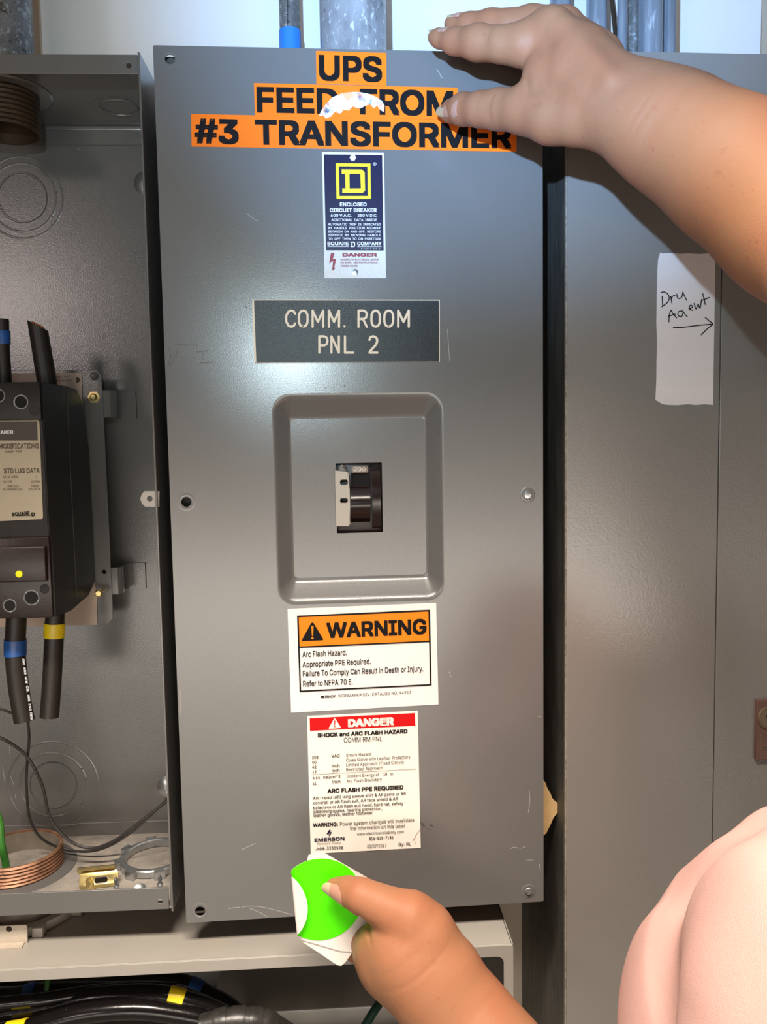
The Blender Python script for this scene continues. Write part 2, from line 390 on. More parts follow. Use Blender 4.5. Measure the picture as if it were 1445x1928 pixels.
class Print:
    """flat print on plane y of frame fr: letters, lines and filled shapes joined into one part"""
    def __init__(s, fr, y): s.fr = fr; s.y = y; s.v = []; s.f = []; s.k = 0
    def text(s, body, L, R, h, off=0.0, map=None):
        if map: L = map(*L); R = map(*R)
        v, f = glyph_mesh(body, off)
        if not v: return
        a = s.fr.at(L[0], L[1], s.y); b = s.fr.at(R[0], R[1], s.y); up = s.fr.at(L[0], L[1] - h, s.y)
        hh = abs(up.z - a.z); d = b - a; W = d.length; d.normalize(); n = Vector((-d.z, 0, d.x))
        if n.z < 0: n = -n
        x0 = min(p[0] for p in v); x1 = max(p[0] for p in v); sx = W / (x1 - x0); sy = hh / caph(off)
        base = len(s.v)
        for p in v: s.v.append(tuple(a + d * ((p[0] - x0) * sx) + n * (p[1] * sy) + Vector((0, -1.2e-5 * p[2], 0))))
        for q in f: s.f.append(tuple(i + base for i in q))
    def poly(s, pts, map=None):
        base = len(s.v)
        for p in pts:
            if map: p = map(*p)
            s.v.append(tuple(s.fr.at(p[0], p[1], s.y)))
        s.f.append(tuple(range(base, base + len(pts))))
    def ring(s, o, i, map=None):
        """frame between two quads of equal length"""
        n = len(o)
        for k in range(n): s.poly([o[k], o[(k + 1) % n], i[(k + 1) % n], i[k]], map)
    def stroke(s, pts, w, map=None, smooth=0):
        if map: pts = [map(*p) for p in pts]
        P = [s.fr.at(p[0], p[1], s.y) for p in pts]
        if smooth and len(P) > 2: P = spline(P, smooth)
        ww = rad(w / 2, P[0], s.fr)
        for a, b in zip(P[:-1], P[1:]):
            d = b - a
            if d.length < 1e-7: continue
            d.normalize(); n = Vector((-d.z, 0, d.x)) * ww; base = len(s.v); s.k += 1; l_ = Vector((0, -3e-6 * (s.k % 24), 0)); a = a + l_; b = b + l_
            s.v += [tuple(a + n), tuple(b + n), tuple(b - n), tuple(a - n)]; s.f.append((base, base + 1, base + 2, base + 3))
        for a in P:
            base = len(s.v); s.k += 1; a = a + Vector((0, -3e-6 * (s.k % 24), 0))
            s.v += [tuple(a + Vector((math.cos(t) * ww, 0, math.sin(t) * ww))) for t in [k * PI / 4 for k in range(8)]]
            s.f.append(tuple(range(base, base + 8)))
    def done(s, name, m, parent, label=None, lift=0.0):
        me = bpy.data.meshes.new(name); me.from_pydata(s.v, [], s.f); me.update()
        return link(name, me, m, parent, label)
def zm(ox, oy, s): return lambda x, y: (ox + x * s, oy + y * s)

# ------------------------------------------------------------------ room
WY = 0.166
bm = NB(); box(bm, (-1.6, WY, 0), (1.8, WY + 0.1, 2.7)); tag(fin('wall_back', bm, m_cream, smooth=False), kind='structure')
bm = NB(); box(bm, (-1.6, -3.6, -0.05), (1.8, WY, 0)); tag(fin('floor', bm, m_floor, smooth=False), kind='structure')
W0 = Frame((0, 0, 0))
bm = NB(); box(bm, (-1.6, -0.45, ZC + 0.60), (1.8, WY, 2.75)); tag(fin('added_soffit', bm, m_cream, smooth=False), kind='structure')  # unseen soffit added to keep the overhead lamp off the upper panels
a = W0.at(77, 50, WY - 0.006); b = W0.at(1435, 50, WY - 0.006)
wf = Frame((a.x, WY - 0.006, 1.2))
o = plate('wall_board', [rrect(a.x, 1.30, b.x, ZC + .597, 0.002, 2)], WY - 0.006, WY - 0.0002, m_board, None, 0.001)
tag(o, 'glossy white board on the wall behind the tops of the grey boxes', 'board')

# ------------------------------------------------------------------ conduits entering from above
def conduit(x0, x1, Y, ztop, zbot, m, label, wall=False, seg=40):
    """vertical pipe whose sides show at x0 and x1 at the top of the photograph"""
    p = W0.at((x0 + x1) / 2, 60, Y); r = rad((x1 - x0) / 2, p)
    f = Frame((p.x, Y, zbot))
    t = thing('conduit', label, 'conduit', f, 'conduits rising above the boxes')
    bm = NB(); rings(bm, [((0, 0, 0), r), ((0, 0, (ztop - zbot) * .5), r), ((0, 0, ztop - zbot), r)], True, seg)
    fin('pipe', bm, m, t); return t, f, r, p
ZT = ZC + 0.598
ztop_enc = 0.7354 / 2 + ZC
t, f, r, p = conduit(603, 728, 0.075, ZT, ztop_enc - 0.004, m_galv, 'thick mottled galvanised conduit above the orange UPS tape')
t, f, r, p = conduit(527, 565, 0.105, ZT, ztop_enc - 0.004, m_galv_dk, 'thin grey conduit with a band of blue tape at its foot')
zt = W0.at(546, 60, 0.105).z
bm = NB(); rings(bm, [((0, 0, -0.02 + ztop_enc - zt + zt - ztop_enc + 0.0), r + .0008), ((0, 0, zt - f.o.z), r + .0008)], True, 32)
bmesh.ops.delete(bm, geom=[v for v in bm.verts if False], context='VERTS')
tp = fin('tape_band', bm, m_blue_b, t, label='bright blue tape band')
pr = Print(f, -r - 0.0003)
pr.stroke([(542, 0), (542, 56)], 1.2); pr.stroke([(540, 12), (547, 13)], 1.2); pr.stroke([(539, 28), (545, 26)], 1.2); pr.stroke([(541, 41), (546, 40)], 1.2)
pr.done('pen_marks', m_ink, t)
conduit(1036, 1074, 0.10, ZT, ZC + 0.35, m_emt, 'pale blue-grey conduit just left of the raised knuckles, leftmost of the thin group')
conduit(1105, 1143, 0.10, ZT, ZC + 0.35, m_emt, 'pale blue-grey conduit rising behind the back of the raised hand')
conduit(1163, 1181, 0.085, ZT, ZC + 0.35, m_emt, 'slimmest pale conduit, left neighbour of the thick right-hand one')
conduit(1183, 1206, 0.11, ZT, ZC + 0.35, m_galv_dk, 'dark grey conduit squeezed beside the thick right-hand one')
conduit(1203, 1247, 0.08, ZT, ZC + 0.35, m_emt, 'thick streaky blue-grey conduit at the right of the raised hand')
conduit(1248, 1273, 0.10, ZT, ZC + 0.35, m_emt, 'rightmost conduit, next to the bare stretch of white board')
bm = NB(); tube(bm, [W0.at(1150, -20, .135), W0.at(1155, 20, .135), W0.at(1160, 70, .13), W0.at(1168, 130, .12)], 0.0022, 8, 10)
tag(fin('thin_cable', bm, m_thread_dk), 'thin brown cable bent between the conduits right of the raised hand', 'cable')

# ------------------------------------------------------------------ enclosure with the cover (centre)
W, H = 0.318, 0.7354
CF = Frame((0, 0, ZC))
enc = thing('breaker_enclosure', 'grey steel enclosure box behind the labelled front cover', 'enclosure', Frame((0, 0.07, ZC - H / 2)))
def shell(bm, x0, x1, y0, y1, z0, z1, t=0.0016):
    box(bm, (x0, y1 - t, z0), (x1, y1, z1)); box(bm, (x0, y0, z0), (x0 + t, y1 - t, z1)); box(bm, (x1 - t, y0, z0), (x1, y1 - t, z1))
    box(bm, (x0 + t, y0, z1 - t), (x1 - t, y1 - t, z1)); box(bm, (x0 + t, y0, z0), (x1 - t, y1 - t, z0 + t))
bm = NB(); shell(bm, -W / 2 + .006, W / 2 - .006, -0.058, 0.079, 0.006, H - 0.006)
fin('enclosure_body', bm, m_side, enc, False)  # dark colour on body and front return paints the shade behind the screw holes
plate('front_return', [[(-W / 2 + .003, .003), (W / 2 - .003, .003), (W / 2 - .003, H - .003), (-W / 2 + .003, H - .003)], [(-W / 2 + .024, .024), (-W / 2 + .024, H - .024), (W / 2 - .024, H - .024), (W / 2 - .024, .024)]], -.0575, -.0560, m_side, enc)

cov = thing('enclosure_cover', 'grey steel cover with recessed handle pocket and warning signs, centre of the photo', 'cover', CF)
# screw holes
holes = [(320, 111, 9.5), (351, 945, 9.5), (377, 1716, 9.5)]
pk = [(510, 741), (836, 738), (838, 1130), (524, 1140)]
cx0 = (CF.xz(510, 745)[0] + CF.xz(524, 1138)[0]) / 2; cx1 = (CF.xz(836, 738)[0] + CF.xz(838, 1130)[0]) / 2
cz1 = (CF.xz(510, 741)[1] + CF.xz(836, 738)[1]) / 2; cz0 = (CF.xz(838, 1130)[1] + CF.xz(524, 1140)[1]) / 2
loops = [rrect(-W / 2, -H / 2, W / 2, H / 2, 0.0015, 3)]
for x, y, rr in holes:
    c = CF.xz(x, y); loops.append(circ(c[0], c[1], rad(rr, CF.at(x, y), CF), 24))
loops.append(rrect(cx0, cz0, cx1, cz1, 0.015, 8))
bm = plate_mesh(loops, 0.0, 0.0016)
# side flanges with a soft fold
for (lo, hi) in (((-W / 2, .0006, -H / 2 + .001), (-W / 2 + .0016, .012, H / 2 - .001)), ((W / 2 - .0016, .0006, -H / 2 + .001), (W / 2, .012, H / 2 - .001)),
                 ((-W / 2 + .001, .0006, -H / 2), (W / 2 - .001, .012, -H / 2 + .0016)), ((-W / 2 + .001, .0006, H / 2 - .0016), (W / 2 - .001, .012, H / 2))):
    box(bm, lo, hi, 0.0003, 1)
fin('panel', bm, m_cover, cov, False)
# recessed pocket: lofted rounded loops, deepening
D = 0.0142
steps = [(0.0, 0.0, .015), (.0012, .0001, .0148), (.0028, .0006, .014), (.0045, .0017, .013), (.0060, .0030, .0115), (.0165, .0122, .0052), (.0178, .0131, .0044), (.0192, .0138, .0038), (.0210, D, .0034)]
bm = NB(); prev = None
for ins, dep, rr in steps:
    lp = [bm.verts.new((x, dep, z)) for x, z in rrect(cx0 + ins * .70, cz0 + ins, cx1 - ins * .70, cz1 - ins, rr, 8)]
    if prev:
        n = len(lp)
        for k in range(n): bm.faces.new((prev[k], prev[(k + 1) % n], lp[(k + 1) % n], lp[k]))
    prev = lp
pocket = fin('handle_pocket', bm, m_cover, cov, True, angle=80, label='recessed dished pocket around the breaker handle')
FY = D
hq = [CF.xz(633, 872, FY), CF.xz(720, 871, FY), CF.xz(721, 1002, FY), CF.xz(634, 1004, FY)]
hx0 = (hq[0][0] + hq[3][0]) / 2; hx1 = (hq[1][0] + hq[2][0]) / 2; hz1 = (hq[0][1] + hq[1][1]) / 2; hz0 = (hq[2][1] + hq[3][1]) / 2
fl = plate('pocket_floor', [rrect(cx0 + .0147, cz0 + .0210, cx1 - .0147, cz1 - .0210, .0034, 8), rrect(hx0, hz0, hx1, hz1, 0.0006, 2)], FY, FY + .0016, m_cover, cov)
# pressed rims around the holes and the two screws on the right
bm = NB()
for x, y, rr in holes:
    c = CF.at(x, y); r0 = rad(rr, c, CF)
    bm = NB(); lathe(bm, [(r0 + .0034, 0.0), (r0 + .0022, 0.00010), (r0 + .0003, 0.00010), (r0, 0.0)], c, (0, -1, 0), 32)
    fin('hole_rim', bm, m_cover, cov)
def screw(fr, px, py, y, rpx, m, parent, name='screw', slot=True, h=0.0018, label=None):
    c = fr.at(px, py, y); r0 = rad(rpx, c, fr); bm = NB()
    lathe(bm, [(r0, 0), (r0, h * .4), (r0 * .8, h * .85), (r0 * .45, h), (1e-6, h)], c, (0, -1, 0), 24)
    if slot:
        box(bm, (c.x - r0 * .75, c.y - h * 1.05, c.z - r0 * .12), (c.x + r0 * .75, c.y - h * .9, c.z + r0 * .12))
    return fin(name, bm, m, parent, label=label)
screw(CF, 994, 932, 0, 8.5, m_zinc, cov, label='screw at the right edge beside the handle pocket')
screw(CF, 996, 1678, 0, 8, m_galv_dk, cov, label='screw at the bottom right corner')
for x, y in ((994, 932), (996, 1678)):
    bm = NB(); lathe(bm, [(0.0066, 0.0), (.0060, .0004), (.0048, .0004), (.0044, 0)], CF.at(x, y), (0, -1, 0), 28)
    fin('screw_dimple', bm, m_cover, cov)
# scratches and scuffs
pr = Print(CF, -0.00012)
for s in ([(430, 1711), (441, 1709), (452, 1708)], [(456, 1708), (470, 1706), (500, 1709), (550, 1722)], [(470, 1710), (490, 1718), (503, 1726)], [(455, 1600), (472, 1592), (481, 1588)],
          [(962, 1598), (968, 1595), (980, 1597), (990, 1594)], [(997, 1488), (998, 1510), (995, 1530)], [(1016, 1627), (1018, 1640)], [(465, 402), (478, 412), (486, 416)],
          [(843, 620), (847, 680)], [(823, 130), (833, 147)], [(992, 1620), (1004, 1619)], [(340, 1300), (341, 1345)], [(846, 1265), (850, 1275)], [(1014, 1350), (1019, 1349)]):
    pr.stroke(s, 0.9, smooth=4)
tag(pr.done('scratches', m_scratch, cov), kind='stuff')
pr = Print(CF, -0.00012)
for s in ([(332, 649), (372, 650)], [(370, 663), (392, 660)], [(376, 684), (400, 682)], [(386, 660), (380, 672), (384, 677)], [(316, 690), (322, 672), (318, 655)], [(322, 688), (330, 670)], [(334, 660), (333, 672)],
          [(795, 1551), (800, 1555)], [(809, 1552), (814, 1556)], [(803, 1560), (812, 1562)], [(557, 732), (559, 733)], [(612, 731), (614, 730)], [(628, 728), (630, 728)], [(648, 727), (650, 726)], [(462, 575), (465, 580)]):
    pr.stroke(s, 1.0)
pr.stroke([(794, 1549), (799, 1556)], 4); pr.stroke([(811, 1553), (814, 1555)], 4)
tag(pr.done('scuffs', m_scuff, cov), kind='stuff')
bm = NB(); 
for pp in ((827, 813),): lathe(bm, [(.0012, 0), (.0008, .0004), (0, .0005)], CF.at(pp[0], pp[1], .002), (0, -1, 0), 10)
fin('paint_drip', bm, m_scuff, cov)

# orange tapes with lettering
Y1, Y2, Y3 = -0.0001, -0.0006, -0.0009
def sign(name, pts, m, label, y=Y1, th=0.0003): return sheet(name, CF, pts, y, m, cov, th, label)
t1 = sign('orange_label_tape', [(595.3, 96), (728, 100), (728, 161.6), (596, 158)], m_orange, 'orange tape reading UPS')
t2 = sign('orange_label_tape', [(478.4, 156.6), (861.8, 165.4), (862, 225.6), (480.5, 217.3)], m_orange, 'orange tape reading FEED FROM, part torn white')
t3 = sign('orange_label_tape', [(360, 214.7), (973, 228.5), (973, 285.8), (361, 276)], m_orange, 'orange tape reading #3 TRANSFORMER')
BO = 0.022
p1 = Print(CF, Y2); p1.text('UPS', (601, 149), (720, 152.5), 46, BO); p1.done('lettering', m_ink, t1)
p1 = Print(CF, Y2); p1.text('FEED', (484, 209.3), (638, 212.5), 46, BO); p1.text('FROM', (678, 213), (854, 217), 46, BO); p1.done('lettering', m_ink, t2)
p1 = Print(CF, Y2); p1.text('#3', (366, 267.5), (450, 269.5), 45, BO); p1.text('TRANSFORMER', (481, 270), (964, 277.6), 45, BO); p1.done('lettering', m_ink, t3)
z2 = zm(450, 0, .346)
up = [(436, 632), (450, 600), (475, 565), (510, 530), (560, 508), (610, 502), (660, 502), (710, 512), (750, 530), (780, 550), (793, 575)]
lo = [(790, 610), (770, 600), (752, 575), (735, 590), (715, 568), (690, 575), (660, 592), (620, 580), (600, 602), (570, 598), (555, 618), (520, 610), (505, 632), (485, 640), (478, 645), (455, 628)]
sheet('torn_sticker_residue', CF, [z2(x, y) for x, y in up + lo], Y2 - .0002, m_residue, t2, .0002, 'torn white paper residue of a round sticker')

# blue manufacturer plate
z7 = zm(590, 270, .14006)
pl = sign('breaker_nameplate', [(606.5, 286.5), (723, 288.2), (727.3, 523.8), (611.3, 523.8)], m_alu, 'white and navy metal nameplate with a yellow framed D', th=.0005)
NY = Y2 - .0001
q = Print(CF, NY); q.poly([(142, 147), (928, 156), (948, 1440), (172, 1437)], z7); q.done('navy_field', m_navy, pl)
NY2 = NY - .0003
q = Print(CF, NY2)
q.ring([(303, 266), (770, 270), (778, 748), (314, 748)], [(345, 308), (730, 312), (736, 706), (354, 706)], z7)
q.poly([(382, 350), (484, 350), (484, 408), (384, 408)], z7); q.poly([(430, 408), (488, 408), (490, 606), (434, 606)], z7); q.poly([(392, 606), (490, 606), (490, 664), (392, 664)], z7)
q.poly([(484, 350), (655, 352), (693, 390), (636, 408), (484, 408)], z7); q.poly([(693, 390), (698, 635), (642, 606), (636, 408)], z7); q.poly([(698, 635), (665, 665), (490, 664), (490, 606), (642, 606)], z7)
q.done('yellow_emblem', m_yel_ink, pl)
q = Print(CF, NY2); b1, b2 = 0.012, 0.02
for s, x0, x1, y, h, o_ in (('ENCLOSED', 360, 720, 843, 48, b2), ('CIRCUIT BREAKER', 222, 855, 920, 48, b2), ('600 V.A.C.', 236, 515, 985, 37, b1), ('250 V.D.C.', 598, 862, 985, 37, b1),
    ('ADDITIONAL  DATA  INSIDE', 245, 855, 1045, 35, b1), ('AUTOMATIC  TRIP  IS  INDICATED', 200, 908, 1103, 32, b1), ('BY  HANDLE  POSITION  MIDWAY', 202, 908, 1152, 32, b1),
    ('BETWEEN  ON  AND  OFF.  RESTORE', 203, 908, 1200, 31, b1), ('SERVICE  BY  MOVING  HANDLE', 204, 908, 1248, 31, b1), ('TO  OFF  THEN  TO  ON  POSITION.', 205, 915, 1297, 32, b1),
    ('SQUARE', 190, 480, 1367, 46, b2), ('COMPANY', 593, 920, 1367, 46, b2), ('B-46574-323-01', 645, 918, 1428, 20, 0)):
    q.text(s, (x0, y), (x1, y), h * .14006, o_, z7)
q.poly([(503, 1320), (550, 1320), (565, 1334), (565, 1378), (552, 1392), (503, 1392), (503, 1380), (513, 1380), (513, 1333), (503, 1333)], z7)
q.stroke([(195, 1386), (478, 1386)], .9, z7); q.stroke([(597, 1388), (918, 1388)], .9, z7)
q.stroke([(827 + 20 * math.cos(k * .6), 277 + 20 * math.sin(k * .6)) for k in range(12)], .7, z7); q.text('R', (820, 288), (836, 288), 3, 0, z7)
q.done('lettering', m_white_ink, pl)
q = Print(CF, NY2 - .0003); q.poly([(528, 1336), (546, 1336), (549, 1340), (549, 1374), (546, 1378), (528, 1378)], z7); q.done('letter_counter', m_navy, pl)
q = Print(CF, NY2)
q.text('DANGER', (395, 1518), (858, 1518), 43 * .14006, .03, z7)
q.text('HAZARD OF ELECTRICAL SHOCK', (368, 1572), (885, 1572), 24 * .14006, 0.01, z7); q.text('OR BURN.  SEE INSTRUCTIONS', (368, 1615), (868, 1615), 24 * .14006, 0.01, z7); q.text('INSIDE COVER.', (370, 1660), (605, 1660), 24 * .14006, 0.01, z7)
q.poly([(238, 1473), (285, 1473), (262, 1558), (225, 1600), (214, 1618)], z7); q.poly([(225, 1600), (262, 1558), (306, 1552), (268, 1580)], z7); q.poly([(268, 1580), (306, 1552), (284, 1672), (258, 1672)], z7); q.poly([(250, 1672), (299, 1675), (263, 1715)], z7)
q.done('danger_lettering', m_red_ink, pl)
def rivet(px, py, y, rpx, m, parent, seg=6):
    c = CF.at(px, py, y); r0 = rad(rpx, c, CF); bm = NB()
    lathe(bm, [(r0, 0), (r0, .0012), (r0 * .42, .0014), (r0 * .38, .0006), (0, .0006)], c, (0, -1, 0), seg); return fin('rivet', bm, m, parent, angle=20)
rivet(664.8, 297.6, NY, 6.2, m_alu, pl); rivet(669, 513, Y2, 5.6, m_zinc, pl, 16)

# engraved plaque (stroke letters)
pq = sign('engraved_plaque', [(475.5, 565), (827.8, 565.4), (828, 681.6), (479.5, 683.3)], m_cream_p, 'black engraved plaque reading COMM. ROOM PNL 2', th=.0022)
PY = Y1 - .0024
plf = sheet('black_face', CF, [(478.5, 566), (827.0, 566.3), (827.2, 680.8), (483, 682.2)], Y1 - .0022, m_plaque, pq, .0003)
zA = zm(450, 500, .3114)
G = {'C': [[(1, .2), (.85, .05), (.55, 0), (.25, .08), (.02, .3), (0, .5), (.02, .7), (.25, .92), (.55, 1), (.85, .95), (1, .8)]],
     'O': [[(.5, 0), (.2, .06), (.02, .25), (0, .5), (.02, .75), (.2, .94), (.5, 1), (.8, .94), (.98, .75), (1, .5), (.98, .25), (.8, .06), (.5, 0)]],
     'M': [[(0, 0), (0, 1), (.5, .3), (1, 1), (1, 0)]], '.': [[(.5, .02), (.52, .02)]],
     'R': [[(0, 0), (0, 1), (.6, 1), (.9, .92), (1, .75), (.9, .56), (.6, .48), (0, .48)], [(.55, .48), (1, 0)]],
     'P': [[(0, 0), (0, 1), (.6, 1), (.9, .92), (1, .73), (.9, .52), (.6, .44), (0, .44)]],
     'N': [[(0, 0), (0, 1), (1, 0), (1, 1)]], 'L': [[(0, 1), (0, 0), (1, 0)]],
     '2': [[(.02, .78), (.12, .93), (.4, 1), (.7, .98), (.95, .85), (.98, .7), (.85, .5), (.1, .08), (.02, 0), (1, 0)]]}
q = Print(CF, PY - .0003)
def seq(s, spans, yb, yt):
    for ch, (x0, x1) in zip(s, spans):
        for st in G[ch]: q.stroke([(x0 + u * (x1 - x0), yb + v * (yt - yb)) for u, v in st], 4.2, zA)
seq('COMM.', [(286, 340), (363, 416), (446, 510), (545, 606), (634, 644)], 370, 272)
seq('ROOM', [(724, 774), (802, 853), (880, 934), (964, 1028)], 370, 272)
seq('PNL', [(487, 536), (560, 605), (642, 692)], 526, 428); seq('2', [(789, 838)], 526, 428)
q.done('engraved_lettering', m_cream_p, plf)

# WARNING sticker
z3 = zm(520, 1120, .22837)
wn = sign('warning_sticker', [(541.7, 1146.3), (821.5, 1134.8), (826, 1326.2), (548.5, 1341.5)], m_vinyl, 'white and orange sticker headed WARNING about arc flash hazard')
q = Print(CF, Y2); q.poly([(180, 178), (1265, 128), (1268, 388), (192, 432)], z3); q.done('orange_field', m_warn, wn)
q = Print(CF, Y3)
o4 = [(173, 172), (1270, 122), (1284, 747), (195, 802)]; i4 = [(187, 184), (1257, 136), (1270, 736), (207, 789)]
q.ring(o4, i4, z3); q.poly([(192, 426), (1268, 378), (1268, 389), (192, 438)], z3)
q.poly([(300, 226), (310, 232), (389, 364), (386, 374), (216, 381), (213, 372), (290, 232)], z3)
q.text('WARNING', (418, 352), (1243, 318), 122 * .22837, .022, z3)
for s, L, R_ in (('Arc Flash Hazard.', (218, 513), (585, 497)), ('Appropriate PPE Required.', (219, 597), (783, 569)), ('Failure To Comply Can Result in Death or Injury.', (222, 672), (1215, 630)), ('Refer to NFPA 70 E.', (224, 756), (633, 737))):
    q.text(s, L, R_, 46 * .22837, 0.008, z3)
q.text('BRADY.', (405, 850), (498, 846), 22 * .22837, .02, z3); q.text('SIGNMARK\u00ae DIV. CATALOG NO. 94913', (514, 846), (1115, 815), 24 * .22837, .0, z3)
q.poly([(370, 834), (398, 833), (399, 851), (370, 852)], z3)
q.done('lettering', m_ink, wn)
q = Print(CF, Y3 - .0003); q.poly([(290, 255), (310, 254), (305, 340), (297, 340)], z3); q.stroke([(300, 356), (301, 356)], 4.6, z3); q.done('exclamation_mark', m_warn, wn)

# DANGER sticker
z4 = zm(560, 1320, .17993); k4 = .17993
dg = sign('danger_sticker', [(578.4, 1347.9), (786.7, 1338), (792.6, 1596.2), (585.5, 1607.3)], m_vinyl2, 'cream sticker with red DANGER band and shock hazard table')
q = Print(CF, Y2); q.poly([(130, 180), (1233, 125), (1237, 258), (133, 312)], z4); q.done('red_field', m_red, dg)
q = Print(CF, Y3); q.poly([(392, 180), (400, 185), (456, 275), (452, 283), (334, 291), (330, 282), (384, 186)], z4); q.text('DANGER', (532, 268), (1012, 246), 78 * k4, .035, z4); q.done('white_lettering', m_vinyl2, dg)
q = Print(CF, Y3 - .0003); q.poly([(385, 205), (399, 204), (396, 254), (389, 254)], z4); q.stroke([(393, 267), (394, 267)], 2.2, z4); q.done('exclamation_mark', m_red, dg)
q = Print(CF, Y3)
for s, L, R_, h, o_ in (('SHOCK and ARC FLASH HAZARD', (213, 378), (1155, 333), 40, .028), ('COMM RM PNL', (487, 435), (890, 418), 50, 0), ('208', (155, 605), (220, 602), 30, .008), ('00', (157, 656), (200, 654), 30, .008),
    ('42', (157, 706), (200, 704), 30, .008), ('12', (160, 756), (200, 754), 30, .008), ('VAC', (358, 590), (445, 586), 32, .008), ('inch', (360, 693), (443, 690), 32, .008), ('inch', (362, 742), (443, 738), 32, .008),
    ('Shock Hazard', (512, 583), (775, 570), 34, 0), ('Class Glove with Leather Protectors', (512, 635), (1182, 600), 34, 0), ('Limited Approach (Fixed Circuit)', (513, 685), (1115, 655), 34, 0), ('Restricted Approach', (513, 735), (895, 713), 34, 0),
    ('4.66', (160, 818), (237, 814), 30, .008), ('cal/cm^2', (272, 812), (452, 804), 32, .008), ('41', (163, 880), (200, 878), 30, .008), ('inch', (368, 860), (452, 856), 32, .008),
    ('Incident Energy at', (514, 802), (855, 785), 34, 0), ('18', (903, 780), (940, 778), 32, .01), ('in', (975, 780), (1003, 778), 32, 0), ('Arc Flash Boundary', (515, 855), (886, 835), 34, 0),
    ('ARC FLASH PPE REQUIRED', (316, 962), (1113, 920), 42, .028), ('Arc-rated (AR) long sleeve shirt & AR pants or AR', (165, 1033), (1137, 982), 32, .006), ('coverall or AR flash suit, AR face shield & AR', (166, 1082), (1055, 1036), 32, .006),
    ('balaclava or AR flash suit hood, hard hat, safety', (167, 1132), (1110, 1085), 32, .006), ('glasses/goggles, hearing protection,', (168, 1173), (888, 1140), 32, .006), ('leather gloves, leather footwear', (170, 1213), (790, 1183), 32, .006),
    ('WARNING:', (163, 1315), (425, 1305), 38, .02), ('Power system changes will invalidate', (448, 1305), (1225, 1262), 38, 0), ('the information on this label', (552, 1350), (1127, 1322), 36, 0),
    ('www.electricalreliability.com', (625, 1405), (1115, 1380), 28, 0), ('816-525-7186', (752, 1455), (1005, 1442), 32, .008), ('Job#: 3235598', (193, 1560), (480, 1550), 32, .006), ('02/07/2017', (732, 1538), (935, 1527), 34, 0), ('By: RL', (1062, 1516), (1192, 1510), 32, .004)):
    q.text(s, L, R_, h * k4, o_, z4)
q.stroke([(147, 771), (1244, 712)], .6, z4)
q.done('lettering', m_ink, dg)
q = Print(CF, Y3); q.text('EMERSON', (180, 1472), (495, 1455), 36 * k4, .02, z4)
q.poly([(335, 1345), (352, 1352), (330, 1392), (306, 1392)], z4); q.poly([(345, 1372), (362, 1368), (342, 1408), (328, 1410)], z4); q.done('navy_emblem', m_navy, dg)
q = Print(CF, Y3); q.text('Network Power', (212, 1505), (462, 1495), 26 * k4, 0, z4)
q.stroke([(1285, 1345), (1250, 1390), (1230, 1440), (1235, 1490)], .7, z4, 4); q.stroke([(1240, 1410), (1222, 1450)], .7, z4); q.stroke([(1215, 1435), (1210, 1465)], .7, z4); q.done('grey_lettering', mat('grey_ink', (.30, .22, .18), .5), dg)

# breaker seen through the pocket
BF = Frame((0, FY + .003, CF.o.z))
cb = thing('circuit_breaker', 'dark breaker with curved toggle seen through the cover pocket', 'circuit breaker', BF)
fx = lambda px, py, y: BF.at(px, py, y)
a0 = fx(633, 872, .002); a1 = fx(721, 1004, .002)
bm = NB(); box(bm, (a0.x - .004, .004, a1.z - .004), (a1.x + .004, .060, a0.z + .004), .001); fin('breaker_face', bm, m_brown, cb)
def curved(name, x0p, x1p, y0p, y1p, bulge, base, m, parent, seg=16, label=None, ybot=None):
    a = fx((x0p), y0p, 0); b = fx(x1p, y1p, 0); bm = NB(); top = []; bot = []
    for k in range(seg + 1):
        t = k / seg; z = a.z + (b.z - a.z) * t; y = base - bulge * math.sin(PI * t)
        top.append((bm.verts.new((a.x, y, z)), bm.verts.new((b.x, y, z)), bm.verts.new((b.x, base + .004, z)), bm.verts.new((a.x, base + .004, z))))
    for s0, s1 in zip(top[:-1], top[1:]):
        for k in range(4): bm.faces.new((s0[k], s0[(k + 1) % 4], s1[(k + 1) % 4], s1[k]))
    bm.faces.new(top[0]); bm.faces.new(top[-1]); return fin(name, bm, m, parent, angle=60, label=label)
curved('toggle_hood', 700, 718, 885, 995, .006, .003, m_handle, cb)
curved('toggle', 660, 698, 916, 983, .009, .003, m_handle, cb, label='curved dark toggle handle')
bm = NB(); v0 = fx(661, 891, .003); v1 = fx(698, 916, .003); box(bm, (v0.x, .0026, v1.z), (v1.x, .0044, v0.z)); fin('toggle_slot_shade', bm, m_hole, cb)  # black block stands in for the shade in the void above the toggle
bm = NB(); c0 = fx(661, 876, .001); c1 = fx(694, 890, .001); box(bm, (c0.x, .0005, c1.z), (c1.x, .003, c0.z), .0008); tg = fin('rating_tag', bm, mat('grey_tag', (.30, .26, .22), .4, metal=.4, bump=(500, .6)), cb)
q = Print(BF, .0001); q.text('200', (666, 887), (689, 887), 7.5, .01); q.done('lettering', mat('embossed_pale', (.55, .48, .42), .4, metal=.4), tg)
q = Print(BF, .0036); q.stroke([(659, 980), (700, 980)], 1.2); q.stroke([(700, 915), (701, 980)], .8); q.text('225A', (679, 991), (692, 991), 4, 0); q.done('moulded_lines', m_scuff, cb)
